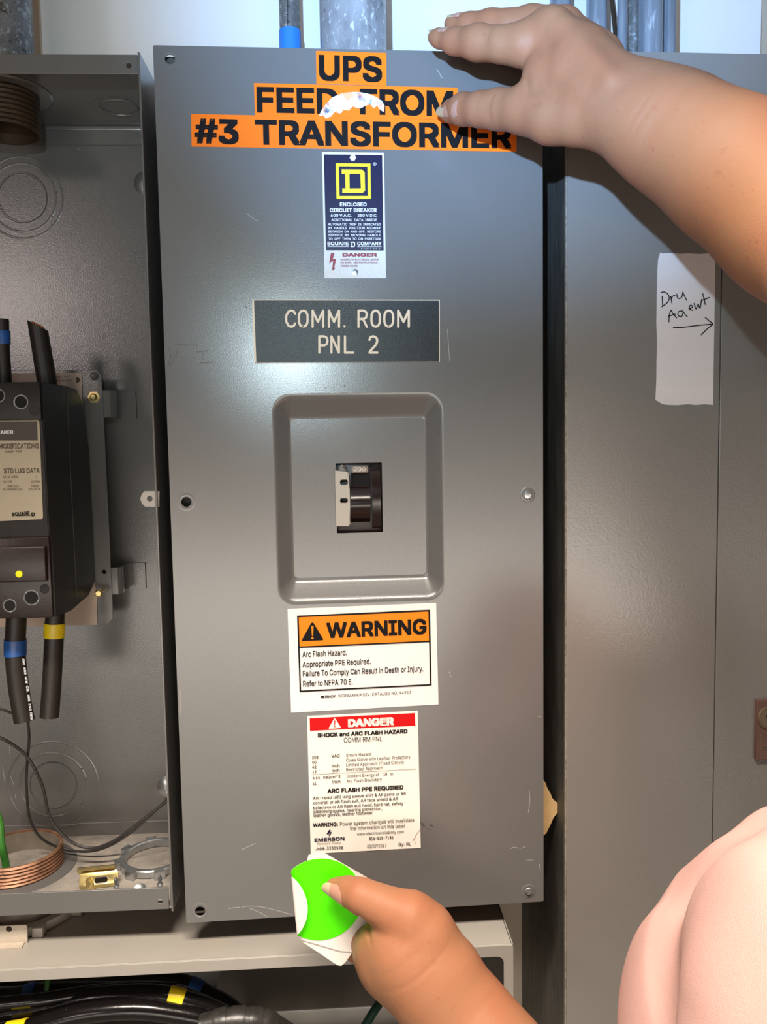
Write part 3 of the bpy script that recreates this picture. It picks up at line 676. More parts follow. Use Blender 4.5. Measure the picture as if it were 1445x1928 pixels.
# handle lock bracket on the left
lb0 = fx(631, 885, -.004); lb1 = fx(660, 992, -.004)
LK = plate('lock_bracket', [[BF.xz(631, 886, -.006), BF.xz(655, 888, -.006), BF.xz(659, 920, -.006), BF.xz(660, 955, -.006), BF.xz(658, 991, -.006), BF.xz(633, 991, -.006)],
        rrect(*BF.xz(641, 913, -.006), *BF.xz(655, 903, -.006), .0015, 4), rrect(*BF.xz(641, 947, -.006), *BF.xz(655, 938, -.006), .0015, 4)], -.006, -.0045, mat('light_grey_steel', (.42, .38, .33), .38, metal=.35), cb, .0002, 'light grey slotted lock bracket left of the toggle')
bm = NB(); box(bm, (lb0.x, -.0055, lb1.z), (lb0.x + .0012, .004, lb0.z), .0003, 1); box(bm, (lb1.x - .0012, -.0055, lb1.z + .002), (lb1.x, .003, lb0.z - .003), .0003, 1); fin('bracket_flange', bm, LK.data.materials[0], LK)
bm = NB(); lathe(bm, [(.0042, 0), (.0042, .003), (.003, .004), (0, .004)], fx(645, 884, 0), (0, -1, 0), 20); fin('pivot_screw', bm, m_galv_dk, cb)
for x, y in ((699, 877), (704, 987)):
    bm = NB(); disc(bm, fx(x, y, .0034), .0014); fin('face_hole', bm, m_hole, cb)  # flat black discs stand in for the shade inside small holes

# ------------------------------------------------------------------ open box on the left
org = W0.at(265, 103, 0.004)
LF = Frame((org.x, 0.004, org.z), math.radians(-1.9))
DB = 0.140
def L(px, py, y=0.0): return LF.at(px, py, y)
zt_ = 0.0; zb_ = L(325, 1711, 0).z; xl = -0.36
lb = thing('open_enclosure', 'open grey steel box without its cover at the left', 'enclosure', LF)
T = .0016
zin_t = L(200, 139.5).z; zin_b = L(200, 1675).z
bm = NB(); box(bm, (xl, DB - T, zb_), (0, DB, zt_)); back = fin('back_panel', bm, m_box, lb, False)
bm = NB(); box(bm, (-T, -0.0035, zb_ - .0005), (0, DB - T, zt_ + .0005), .0003, 1); fin('side_panel', bm, m_box, lb, False)
bm = NB(); box(bm, (xl, 0, zb_), (xl + T, DB - T, zt_)); fin('side_panel', bm, m_box, lb, False)
tb = L(255, 139, 0)
c = LF.xz(243, 124); h1 = circ(c[0], c[1], rad(5, L(243, 124), LF), 16)
fin('top_panel', (lambda b: (box(b, (xl + T, 0.001, zt_ - T), (-T, DB - T, zt_)), b)[1])(NB()), m_box, lb, False)
plate('top_lip', [rrect(xl + T, zin_t, L(260, 120).x, zt_ - .0002, .0006, 2), h1], -.0006, .0010, m_box, lb, .0003)
plate('corner_tab', [rrect(L(261.5, 120).x, zin_t - .0005, -T, zt_ - .001, .0006, 2)], .0014, .0028, m_box, lb, .0002)
fin('bottom_panel', (lambda b: (box(b, (xl + T, 0.001, zb_), (-T, DB - T, zb_ + T)), b)[1])(NB()), m_dust, lb, False, 'dusty bottom panel')
c = LF.xz(302, 1696); h2 = circ(c[0], c[1], rad(5, L(302, 1696), LF), 16)
plate('bottom_lip', [rrect(xl + T, zb_ + .0002, L(318, 1690).x, zin_b, .0006, 2), h2], -.0006, .0010, m_box, lb, .0003)
plate('corner_tab', [rrect(L(319.5, 1690).x, zb_ + .001, -T, zin_b + .0005, .0006, 2)], .0014, .0028, m_box, lb, .0002)
bm = NB(); box(bm, (xl + T, DB - .0035, zt_ - T - L(150, 245, DB).length * 0 - .0045), (-T, DB - T, zt_ - T), .0012); fin('weld_seam', bm, m_box, lb)
q = Print(LF, DB - T - .0003)
q.stroke([(60, 273.5), (268, 273)], 1.1); q.done('fold_line', m_scuff, back)
q = Print(LF, DB - T - .0003)
q.stroke([(0, 1555), (135, 1553), (152, 1550), (318, 1545)], 1.0)
for s in ([(18, 1406), (19, 1420)], [(5, 1443), (9, 1471)], [(20, 1462), (27, 1480)], [(205, 597), (203, 620)], [(194, 628), (192, 640)], [(30, 1495), (29, 1502)]): q.stroke(s, 1.0)
tag(q.done('scratches', m_scratch, back), kind='stuff')
# knockouts: concentric pressed rings
def knock(cx, cy, rs, plane, parent, name='knockout'):
    bm = NB()
    if plane == 'back':
        c = L(cx, cy, DB - T); ax = (0, -1, 0)
    elif plane == 'top': c = LF.atz(cx, cy, zt_ - T); ax = (0, 0, -1)
    else: c = LF.atz(cx, cy, zb_ + T); ax = (0, 0, 1)
    for i, r_ in enumerate(rs):
        h = .0011 if i == 0 else .0003
        lathe(bm, [(r_ - .0011, 0), (r_ - .0006, h), (r_ + .0002, h), (r_ + .0010, 0)], c, ax, 56)
    if plane == 'back':
        for a_, rr in ((-1.5, rs[0]), (1.2, rs[0]), (-.6, rs[1]), (.5, rs[1]), (.15, rs[1])):
            box(bm, c + Vector((math.cos(a_) * rr - .0015, -.0012, math.sin(a_) * rr - .0009)), c + Vector((math.cos(a_) * rr + .0015, .0, math.sin(a_) * rr + .0009)), .0004, 1)
    fin(name, bm, m_box, parent)
knock(42, 372, [.0235, .0325, .039], 'back', back); knock(100, 1478, [.024, .034, .046], 'back', back)
knock(225, 202, [.017, .024], 'top', lb)
def bolt(px, py, rpx, fr, y, parent, m=m_zinc, name='mounting_bolt'):
    c = fr.at(px, py, y); r0 = rad(rpx, c, fr); bm = NB()
    lathe(bm, [(r0, 0), (r0, .0012), (r0 * .72, .0034), (r0 * .3, .0048), (r0 * .28, .0034), (0, .0034)], c, (0, -1, 0), 32); return fin(name, bm, m, parent)
bolt(276, 346, 23, LF, DB - T, lb); bolt(317, 1481, 21, LF, DB - T, lb)
# ear on the side edge
ez = LF.at(282, 939).z; ex = L(315, 939).x
c = L(282, 939)
ear = [LF.xz(300, 925), LF.xz(272, 925), LF.xz(267, 930), LF.xz(264, 939), LF.xz(267, 948), LF.xz(273, 954), LF.xz(300, 955)]
plate('screw_ear', [ear, circ(c.x, c.z, .0024, 16)], .0, .0016, mat('pale_grey_steel', (.40, .38, .35), .4), lb, .0002, 'pale screw ear on the right side edge')

# mounting pan with breaker
PYD = 0.104
pan = thing('mounting_plate', 'grey steel mounting plate behind the black breaker on the left', 'plate', Frame(LF.o + LF.R @ Vector((-.1, PYD, zb_ + .12)), LF.rz))
PF = Frame(LF.o + LF.R @ Vector((-.1, PYD, zb_ + .12)), LF.rz)
def pp(px, py): return PF.xz(px, py)
xl_p = pp(-120, 900)[0]
out = [(xl_p, pp(0, 697)[1]), pp(183, 697), pp(191, 706), pp(213, 1164), pp(205, 1174), (xl_p, pp(0, 1178)[1])]
hs = []
for x, y, r_ in ((178, 708, 8), (196, 1077, 4)):
    c = pp(x, y); hs.append(circ(c[0], c[1], rad(r_, PF.at(x, y), PF), 18))
plate('steel_plate', [out] + hs, 0, .0018, m_box, pan, .0003)
ins = [(xl_p + .01, pp(0, 702)[1]), pp(154, 702), pp(156, 760), pp(162, 900), pp(168, 1010), pp(176, 1080), pp(183, 1120), pp(184, 1176), pp(100, 1178), (xl_p + .01, pp(0, 1180)[1])]
ip = plate('insulation_paper', [ins], -.0012, -.0004, m_fish, pan, label='pinkish insulating paper')
q = Print(PF, -.0016); q.poly([(144, 710), (147, 710), (152, 715), (147, 721), (144, 721)]); q.text('MADE ONLY', (103, 712), (132, 710), 4, 0); q.text('FOR USE', (108, 719), (135, 718), 4, 0)
q.done('print', m_ink_br, ip)
for (x0, x1, x2, y0, y1) in ((196, 222, 258, 735, 786), (212, 236, 276, 1069, 1118)):
    bd = DB - T - PYD - .0004
    a = PF.at(x0 - 12, y0, .002); b = PF.at(x1 - 6, y1, .004); c_ = PF.at(x1 + 2, y0, bd); d_ = PF.at(x2, y1, bd)
    bm = NB(); prof = [(a.x, .0020), (b.x - .003, .0020), (b.x, .005), (c_.x - .001, bd - .004), (c_.x + .002, bd - .0016), (d_.x, bd - .0016)]
    rows = []
    for x, y in prof:
        rows.append([bm.verts.new((x, y, a.z)), bm.verts.new((x, y, b.z)), bm.verts.new((x + .0004, y + .0014, b.z)), bm.verts.new((x + .0004, y + .0014, a.z))])
    for s0, s1 in zip(rows[:-1], rows[1:]):
        for k in range(4): bm.faces.new((s0[k], s0[(k + 1) % 4], s1[(k + 1) % 4], s1[k]))
    bm.faces.new(rows[0]); bm.faces.new(rows[-1]); fin('standoff_bracket', bm, m_box, pan)
bm = NB(); lathe(bm, [(.0060, 0), (.0060, .0008), (.0038, .0008), (.0036, 0)], PF.at(177, 748, -.0002), (0, -1, 0), 6); lathe(bm, [(.0036, .0012), (.0022, .003), (0, .003)], PF.at(177, 748, 0), (0, -1, 0), 12)
fin('hex_nut', bm, m_brass, pan, angle=20)
bm = NB(); a = PF.at(194, 1111, 0); b = PF.at(186, 1117, -.016)
rings(bm, [(a, .0019), (b, .0019)], True, 12); rings(bm, [(b + (a - b) * .15, .0036), (b, .0040), (b + (b - a) * .12, .0024)], True, 16); fin('plate_screw', bm, m_brass, pan)

BB = thing('circuit_breaker', 'large black moulded breaker mounted in the open left box', 'circuit breaker', Frame(LF.o + LF.R @ Vector((-.2, PYD - .0014, zb_ + .13)), LF.rz))
QF = Frame(LF.o + LF.R @ Vector((-.2, PYD - .0014, zb_ + .13)), LF.rz)
yf = -.112
xr = QF.at(79, 740, yf).x
xlb = xr - .105
def sidez(px, py): p = QF.atx(px, py, xr); return (p.y, p.z)
zt_b = QF.at(60, 719, yf).z; zb_b = QF.at(80, 1163, yf).z
prof = [(yf, zb_b), (yf, zt_b), (yf + .058, zt_b + .001), sidez(146, 734), sidez(155, 757), (-.0, sidez(158, 850)[1]), (0, sidez(168, 1100)[1]), sidez(167, 1122), sidez(135, 1150)]
prof = [(min(max(a, yf), 0), b) for a, b in prof]
bm = NB(); A = [bm.verts.new((xlb, y, z)) for y, z in prof]; B = [bm.verts.new((xr, y, z)) for y, z in prof]
n = len(prof)
for k in range(n): bm.faces.new((A[k], A[(k + 1) % n], B[(k + 1) % n], B[k]))
bm.faces.new(A); bm.faces.new(B)
bmesh.ops.bevel(bm, geom=list(bm.edges), offset=.0008, segments=2, affect='EDGES')
body = fin('breaker_body', bm, m_black, BB, angle=30)
bm = NB(); box(bm, (xlb + .001, yf + .0575, zb_b + .008), (xr + .0003, yf + .0585, zt_b - .001)); fin('seam_line', bm, m_scuff, body, False)
FY_ = yf
def q3(px, py, y=FY_): return QF.at(px, py, y)
bm = NB(); a = q3(79, 790, FY_ - .003); b = q3(60, 719, FY_ - .003); box(bm, (xlb + .001, FY_ - .003, a.z), (xr - .0004, FY_ + .004, b.z), .0008); fin('terminal_cover', bm, m_black, BB, label='upper terminal cover')
bm = NB(); a = q3(91, 1163, FY_ - .004); b = q3(60, 1012, FY_ - .004); box(bm, (xlb + .001, FY_ - .004, a.z), (xr + .0012, FY_ + .004, b.z), .0010); fin('terminal_cover', bm, m_brown, BB, label='lower terminal cover')
bm = NB(); a = q3(87, 1095, FY_ - .009); b = q3(60, 1029, FY_ - .009); box(bm, (xlb + .004, FY_ - .009, a.z), (q3(86, 1060, FY_ - .009).x, FY_ - .003, b.z), .0014, 3); fin('trip_unit_cover', bm, m_brown, BB)
for (x, y, r_, dy) in ((40, 757, 12.5, .003), (-3, 745, 12, .003), (60, 1125, 13.5, .004), (19, 1140, 11.5, .004)):
    c = q3(x, y, FY_ - dy); r0 = rad(r_, c, QF); bm = NB()
    lathe(bm, [(r0 * 1.12, 0.0), (r0 * 1.1, .0007), (r0 * .92, .0007), (r0 * .88, .0001)], c, (0, -1, 0), 28); hr = fin('terminal_hole', bm, m_galv_dk, BB)
    bm = NB(); disc(bm, c + Vector((0, -.0004, 0)), r0 * .9); fin('hole_shadow', bm, m_hole, hr)
for x, y, r_, dy in ((66, 773, 10, .003), (84, 1109, 9, .004)):
    bm = NB(); c = q3(x, y, FY_ - dy); r0 = rad(r_, c, QF); lathe(bm, [(r0, 0), (r0, .0004), (r0 - .0005, .0004), (r0 - .0005, .0001), (0, .0001)], c, (0, -1, 0), 28); fin('round_plug', bm, m_black, BB)
bm = NB(); c = q3(36, 1081, FY_ - .0092); lathe(bm, [(.0029, 0), (.0027, .0006), (0, .0008)], c, (0, -1, 0), 20); fin('yellow_dot', bm, mat('fluorescent_yellow', (.85, .80, .0), .5), BB, label='small round yellow dot')
# breaker label
y5 = FY_ - .0006
zl = zm(0, 680, .19377)
pl2 = plate('rating_label', [[QF.xz(*p_, y5) for p_ in ((-60, 789), (72, 790.5), (74, 793), (81, 974), (79, 977.5), (-60, 984))]], y5, FY_ + .0001, m_lab, BB, label='beige metal rating label')
q = Print(QF, y5 - .0002); q.poly([(-300, 590), (360, 587), (366, 770), (-300, 772)], zl); bd_ = q.done('dark_band', m_lab_dk, pl2)
q = Print(QF, y5 - .0005); q.text('CIRCUIT BREAKER', (-310, 712), (130, 706), 33 * .19377, .012, zl); q.done('lettering', m_white_ink, pl2)
q = Print(QF, y5 - .0004)
for s, L_, R_, h, o_ in (('MODIFICATIONS', (-8, 850), (376, 846), 48, .008), ('SHUNT TRIP', (50, 888), (215, 884), 20, 0), ('STD LUG DATA', (38, 1090), (386, 1086), 48, .008), ('NO. OF WIRES', (30, 1136), (180, 1135), 20, 0), ('1', (350, 1134), (360, 1134), 20, 0),
    ('CAT. NO.', (30, 1180), (122, 1178), 20, 0), ('AL250KA', (298, 1180), (388, 1178), 22, 0), ('WIRE SIZE', (72, 1225), (182, 1224), 20, 0), ('TORQUE', (302, 1222), (376, 1221), 20, 0), ('#4-350MCM CU/AL', (32, 1256), (222, 1254), 20, 0), ('250 LB-IN', (275, 1255), (392, 1252), 22, 0)):
    q.text(s, L_, R_, h * .19377, o_, zl)
q.done('brown_lettering', m_ink_br, pl2)
q = Print(QF, y5 - .0004); q.text('SQUARE', (118, 1505), (290, 1492), 34 * .19377, .02, zl); q.text('D', (305, 1504), (340, 1504), 34 * .19377, .03, zl); q.stroke([(165, 1502), (292, 1500)], 1, zl); q.done('black_lettering', m_ink, pl2)

# cables on the breaker
def cable(name, pts, rpx, m, label, fr=LF, n=8, seg=18, cat='cable', group=None, cap=True):
    P = [fr.at(x, y, d) for x, y, d in pts]; o_ = P[-1]
    f = Frame(fr.o + fr.R @ o_, fr.rz); P = [p - o_ for p in P]
    t = thing(name, label, cat, f, group)
    r0 = rad(rpx, Vector((0, 0, 0)), f); bm = NB(); tube(bm, P, r0, n, seg); fin('jacket', bm, m, t)
    return t, f, P, r0
def band(P, r0, t0, t1, m, t, name='tape_band', n=8, extra=.0006):
    S = spline(P, 16) if len(P) > 2 else [P[0].lerp(P[1], k / 16) for k in range(17)]
    i0 = int(t0 * (len(S) - 1)); i1 = max(int(t1 * (len(S) - 1)), i0 + 1)
    bm = NB(); rings(bm, [(p, r0 + extra + (.0002 if 0 < k < i1 - i0 else 0)) for k, p in enumerate(S[i0:i1 + 1])], True, 24); return fin(name, bm, m, t)
yb = .030
t, f, P, r0 = cable('cable_stub', [(4, 601, yb), (6, 660, yb), (10, 722, yb)], 12, m_cable_m, 'black cable stub with blue tape, upper left edge above the breaker')
band(P, r0, .20, .42, m_blue_t, t)
# big stub cut slantwise
t = thing('cable_stub', 'thick black cable stub cut slantwise showing copper, above the left breaker', 'cable', Frame(LF.o + LF.R @ L(90, 722, yb), LF.rz))
f = Frame(LF.o + LF.R @ L(90, 722, yb), LF.rz)
a = f.at(71, 613, 0); r0 = rad(18, Vector((0, 0, 0)), f); bm = NB(); seg = 24
lo_ = []; hi_ = []; cu_ = []
for k in range(seg):
    an = 2 * PI * k / seg; dx, dy = math.cos(an) * r0, math.sin(an) * r0
    lo_.append(bm.verts.new((dx, dy, -.003))); hi_.append(bm.verts.new((a.x + dx, a.y + dy, a.z - dx * .55)))
for k in range(seg): bm.faces.new((lo_[k], lo_[(k + 1) % seg], hi_[(k + 1) % seg], hi_[k]))
bm.faces.new(hi_); bm.faces.new(lo_); fin('jacket', bm, m_cable_m, t)
bm = NB()
for ring_ in range(3):
    for k in range(1 if ring_ == 0 else 6 * ring_):
        an = 2 * PI * k / max(6 * ring_, 1); rr = r0 * .26 * ring_; dx, dy = math.cos(an) * rr, math.sin(an) * rr
        z = a.z - dx * .55; rings(bm, [((a.x + dx, a.y + dy, z - .002), r0 * .12), ((a.x + dx, a.y + dy, z + .0012), r0 * .11)], True, 8)
tag(fin('copper_strands', bm, m_copper, t), kind='stuff')
t, f, P, r0 = cable('cable', [(31, 1158, .02), (29, 1230, .02), (36, 1300, .015), (46, 1358, .012)], 18.5, m_cable_m, 'black cable with blue tape hanging below the left breaker')
band(P, r0, .22, .36, m_blue_t, t)
q = Print(Frame(f.o, f.rz), -r0 - .0004)
for k in range(7):
    y = 1240 + k * 17; x = 34 + (k * 2.4); q.text(['AWG', '600', 'MTW', 'OIL', 'AWG', '250', 'RES'][k], (x + 8, y), (x + 9.5, y + 13), 4, .02)
q.done('print', m_white_ink, t)
t, f, P, r0 = cable('cable', [(104, 1140, .03), (102, 1200, .03), (98, 1280, .027), (93, 1350, .024)], 17.5, m_cable_m, 'black cable with yellow tape hanging below the left breaker')
band(P, r0, .19, .34, m_yel_t, t)
# thin control wires
def wire(pts, rpx, m, label, name='wire', fr=LF):
    P = [fr.at(x, y, d) for x, y, d in pts]; f = Frame(fr.o + fr.R @ P[-1], fr.rz); o_ = P[-1]
    bm = NB(); tube(bm, [p - o_ for p in P], rad(rpx, P[0], fr), 10, 10); ob = fin(name, bm, m); ob.location = f.o; ob.rotation_euler = f.R.to_euler(); tag(ob, label, 'wire'); return ob
wire([(52, 1352, .05), (55, 1390, .06), (51, 1440, .07), (50, 1480, .075), (56, 1540, .085), (78, 1578, .09), (120, 1598, .095), (170, 1603, .09), (215, 1588, .085), (262, 1555, .085), (320, 1500, .09)], 2.6, m_wire, 'thin black wire dropping straight from the blue taped cable')
wire([(-40, 1375, .06), (0, 1389, .06), (30, 1406, .065), (55, 1430, .062), (80, 1480, .065), (95, 1540, .068), (130, 1582, .070), (172, 1597, .070), (215, 1583, .068), (260, 1550, .068), (318, 1506, .072)], 2.9, m_wire, 'thin black wire curving in from the left edge')
wire([(-40, 1328, .03), (0, 1335, .03), (28, 1345, .035)], 2.4, m_wire, 'short thin black wire running into the blue taped cable')
wire([(-22, 1500, .055), (-2, 1545, .055), (3, 1590, .055), (10, 1622, .06), (20, 1690, .065)], 7, m_green_w, 'green wire going down into the threaded pipe end')

# threaded pipe from above (left conduit)
pz = LF.atz(0, 200, zt_ - .018); cxp = L(2, 60, .066)
f = Frame(LF.o + LF.R @ Vector((cxp.x, .066, zt_ - .036)), LF.rz)
t = thing('conduit', 'rough rusty galvanised conduit at the top left corner', 'conduit', f, 'conduits rising above the boxes')
r0 = .0265
bm = NB(); rings(bm, [((0, 0, .040), r0), ((0, 0, .15), r0), ((0, 0, ZC + .598 - f.o.z), r0)], True, 40); fin('pipe', bm, m_galv_dk, t)
def thread_prof(r0, h, n, ri):
    pr = []
    for k in range(n):
        pr += [(r0 - .0013, h * k / n), (r0, h * (k + .5) / n)]
    pr.append((r0 - .0013, h)); return [(ri, 0)] + pr + [(ri, h)]
bm = NB(); lathe(bm, thread_prof(.0290, .033, 8, .0262), (0, 0, 0), (0, 0, 1), 48, loop=True); fin('thread', bm, m_thread_dk, t, label='dark brown threaded end inside the box')
bm = NB(); lathe(bm, [(.0285, .0325), (.0285, .0339), (.040, .0339), (.0385, .0325)], (0, 0, 0), (0, 0, 1), 40, loop=True); fin('sealing_washer', bm, m_box, t)
# threaded nipple from the floor
cc = LF.atz(36, 1632, zb_ + .003)
f = Frame(LF.o + LF.R @ Vector((cc.x, cc.y, zb_ - .030)), LF.rz)
t = thing('threaded_nipple', 'rusty copper coloured threaded pipe end in the box floor', 'pipe', f)
bm = NB(); lathe(bm, thread_prof(.0405, .052, 16, .0375), (0, 0, 0), (0, 0, 1), 56, loop=True); fin('thread', bm, m_thread, t)
bm = NB(); lathe(bm, [(.0405, .0317), (.0405, .0330), (.052, .0326), (.0525, .0317)], (0, 0, 0), (0, 0, 1), 48, loop=True); fin('sealing_washer', bm, m_box, t)
bm = NB(); lathe(bm, [(.0372, .002), (.0372, .050), (.0366, .050), (.0366, .002)], (0, 0, 0), (0, 0, 1), 48, loop=True); fin('inner_bushing', bm, mat('grey_bushing', (.22, .19, .15), .5, var=(30, .3)), t)
bm = NB(); lathe(bm, [(.041, .020), (.041, .028), (.056, .028), (.056, .020)], (0, 0, 0), (0, 0, 1), 48, loop=True)
for k in range(8):
    an = k * PI / 4 + .2; c = Vector((math.cos(an) * .057, math.sin(an) * .057, .024)); box(bm, c - Vector((.004, .004, .004)), c + Vector((.004, .004, .004)), .001)
fin('outer_locknut', bm, m_tab, t)
bm = NB(); lathe(bm, [(.0405, -.002), (.0405, .029), (.048, .029), (.048, -.002)], (0, 0, 0), (0, 0, 1), 48, loop=True); fin('coupling', bm, m_ww, t)
bm = NB(); lathe(bm, [(.054, -.004), (.054, .004), (.062, .004), (.062, -.004)], (0, 0, 0), (0, 0, 1), 56, loop=True)
for k in range(10):
    an = k * PI / 5 - .95; c = Vector((math.cos(an) * .064, math.sin(an) * .064, .0)); box(bm, c - Vector((.005, .005, .004)), c + Vector((.005, .005, .005)), .001)
fin('ring_nut', bm, m_ww, t)
# loose locknut ring on the floor
f = Frame(LF.o + LF.R @ (LF.atz(292, 1610, zb_ + T + .006) + Vector((0, 0, -.006))), LF.rz)
t = thing('locknut', 'loose zinc locknut ring lying on the dusty box floor', 'locknut', f)
o_ = thing
bm = NB(); R0, R1 = .0335, .0275
lathe(bm, [(R1, .001), (R1, .007), (R1 + .001, .0075), (R0 - .001, .0075), (R0, .0065), (R0, .001), (R0 - .001, 0), (R1 + .001, 0)], (0, 0, 0), (0, 0, 1), 56, loop=True)
for k in range(8):
    an = k * PI / 4 - PI / 2 + .35; c = Vector((math.cos(an) * (R0 + .0015), math.sin(an) * (R0 + .0015), .0040))
    M_ = Matrix.Translation(c) @ Matrix.Rotation(an, 4, 'Z'); r_ = bmesh.ops.create_cube(bm, size=1.0)
    for v in r_['verts']: v.co = M_ @ Vector((v.co.x * .005, v.co.y * .010, v.co.z * .0072))
fin('ring', bm, m_zinc, t)
# gold clip
f = Frame(LF.o + LF.R @ LF.atz(184, 1672, zb_ + T), LF.rz + .13)
t = thing('steel_clip', 'yellow zinc slotted clip with a screw on the box floor', 'clip', f)
lp = rrect(-.0165, 0, .0180, .0145, .004, 5); sl = rrect(-.003, .0035, .0085, .0095, .0029, 5)
bm = plate_mesh([lp, sl], -.0009, .0009, .0002)
for v in bm.verts: v.co = Matrix.Rotation(-.55, 3, 'X') @ v.co
fin('slotted_plate', bm, m_brass, t)
bm = NB(); box(bm, (-.0185, .008, .0105), (.0150, .0095, .0165), .0004); box(bm, (-.0185, .0040, .0150), (.0150, .0095, .0165), .0004); fin('folded_lip', bm, m_brass, t)
bm = NB(); rings(bm, [((-.008, .004, .006), .0034), ((-.0045, -.006, .0035), .0034), ((-.0043, -.0066, .0033), .0026)], True, 18); fin('screw', bm, m_brass, t)
for (x, y, lab_) in ((220, 1672, 'small grey screw standing on the box floor beside the clip'), (302, 1668, 'small grey screw standing on the box floor near the right corner')):
    g = LF.atz(x, y + 12, zb_ + T); f = Frame(LF.o + LF.R @ g, LF.rz); bm = NB()
    lathe(bm, [(0, 0), (.0034, 0), (.0034, .002), (.0020, .0025), (.0022, .006), (.0024, .0065), (.0014, .007), (.0016, .011), (.0005, .013), (0, .013)], (0, 0, 0), (0, 0, 1), 14)
    ob = fin('screw', bm, m_zinc); ob.location = f.o; ob.scale = (1.25, 1.25, 1.25); tag(ob, lab_, 'screw')
g = LF.atz(264, 1675, zb_ + T + .004); f = Frame(LF.o + LF.R @ g, LF.rz); bm = NB()
lathe(bm, [(0, .0012), (.003, .001), (.0055, 0), (.0056, -.0006), (0, -.0006)], (0, 0, 0), (.3, -.75, .6), 22); lathe(bm, [(.0015, .001), (.0015, -.006), (0, -.006)], (0, 0, 0), (.3, -.75, .6), 10)
ob = fin('screw', bm, m_zinc); ob.location = f.o; tag(ob, 'wide flat-headed shiny screw lying between the two small screws', 'screw')

# ------------------------------------------------------------------ wireway below
o2 = W0.at(967, 1790, -0.024)
WF = Frame((o2.x, -0.024, o2.z - .2), math.radians(-1.3))
ww = thing('wireway', 'beige grey steel wireway trough running under the boxes', 'wireway', WF)
zTop = WF.at(600, 1797).z; zLip = WF.at(600, 1818).z; xOp = WF.at(949, 1830).x; xL = -.66; zBot = zLip - .12
plate('front_frame', [rrect(xL, zBot - .012, 0, zTop, .003, 3), rrect(xL + .02, zBot, xOp, zLip, .006, 5)], -.0006, .0012, m_ww, ww, .0003)
bm = NB(); box(bm, (xL, .0, zTop - .0016), (-.001, .170, zTop)); 
fin('top_panel', bm, m_ww, ww, False)
bm = NB(); tube(bm, [Vector((xL, .0012, zTop - .0012)), Vector((-.001, .0012, zTop - .0012))], .0016, 2, 12, False); fin('rounded_edge', bm, m_ww, ww)
bm = NB(); box(bm, (-.0016, .001, zBot - .012), (0, .170, zTop)); fin('end_panel', bm, m_ww, ww, False)
bm = NB(); box(bm, (xL, .1685, zBot - .012), (-.0016, .170, zTop - .0016)); fin('back_panel', bm, m_ww_in, ww, False)
bm = NB(); box(bm, (xL, .001, zBot - .012), (-.0016, .1685, zBot - .010)); fin('bottom_panel', bm, m_ww_in, ww, False)
bm = NB(); box(bm, (WF.at(400, 1900, .10).x, .085, zBot - .010), (-.02, .1684, zBot + .018), .002); fin('inner_divider', bm, m_ww, ww)
# tab screwed on top
f = Frame(WF.o + WF.R @ WF.atz(20, 1790, zTop), WF.rz)
t = thing('mounting_tab', 'beige folded mounting tab with one hole on the wireway, left edge', 'bracket', f)
xa = f.atz(50, 1788, 0).x; c = f.xz(17, 1749, .010)
hp = f.xz(51, 1741, .010)
plate('upright_tab', [[(-.06, .0), (f.xz(52, 1770, .010)[0], .0), (hp[0], hp[1] - .001), (hp[0] - .001, hp[1]), (-.06, hp[1])], circ(c[0], c[1], rad(6, Vector((0, 0, 0)), f), 18)], .0095, .0110, m_tab, t)
bm = NB(); e = f.atz(52, 1768, 0); g = f.atz(41, 1787, 0)
vs = [(-.06, .0105, .0), (e.x, .0105, .0), (e.x, e.y if e.y < .01 else .006, .0), (g.x, g.y, .0), (-.06, f.atz(0, 1790, 0).y, .0)]
a_ = [bm.verts.new(v) for v in vs]; b_ = [bm.verts.new((v[0], v[1], .0015)) for v in vs]
bm.faces.new(a_); bm.faces.new(b_)
for k in range(5): bm.faces.new((a_[k], a_[(k + 1) % 5], b_[(k + 1) % 5], b_[k]))
fin('foot', bm, m_tab, t)
# cables inside
def wcable(pts, rpx, m, label, tapes=()):
    t, f, P, r0 = cable('cable', pts, rpx, m, label, fr=WF, n=10, seg=20)
    for t0, t1, mm in tapes: band(P, r0, t0, t1, mm, t)
    return t, f, P, r0
# t parameters measured along the run
wcable([(-150, 1850, .09), (0, 1852, .09), (150, 1848, .09), (260, 1842, .085), (345, 1850, .08), (400, 1876, .075), (440, 1900, .07), (500, 1960, .07)], 15, m_cable, 'topmost black cable arching through the wireway', [(.60, .66, m_blue_t)])
wcable([(-150, 1870, .06), (0, 1878, .06), (75, 1868, .055), (200, 1866, .055), (300, 1866, .05), (370, 1885, .05), (420, 1915, .05), (470, 1970, .05)], 16, m_cable, 'black cable with dark blue tape near the left edge', [(.245, .285, m_blue_t)])
wcable([(-150, 1930, .03), (0, 1908, .03), (90, 1893, .028), (180, 1876, .026), (290, 1872, .025), (357, 1886, .024), (420, 1910, .026), (480, 1955, .03)], 17, m_cable, 'glossy black cable with yellow tape under the wireway lip', [(.63, .695, m_yel_t)])
t, f, P, r0 = wcable([(-150, 1960, .012), (20, 1945, .012), (90, 1926, .012), (160, 1908, .012), (250, 1900, .012), (330, 1908, .014), (400, 1925, .016), (470, 1965, .02)], 18, m_cable, 'foremost black cable with white print, bottom left', [(.14, .20, m_yel_t)])
q = Print(f, -r0 - .003); q.text('AWG (XL) II RESISTANT OIL', (300, 1921), (395, 1922), 4, .01); q.done('print', m_white_ink, t)
wcable([(-150, 1905, .02), (0, 1890, .022), (80, 1882, .022), (170, 1868, .03), (250, 1862, .035), (330, 1862, .04)], 12, m_cable, 'black cable squeezed between the glossy cables at the left')
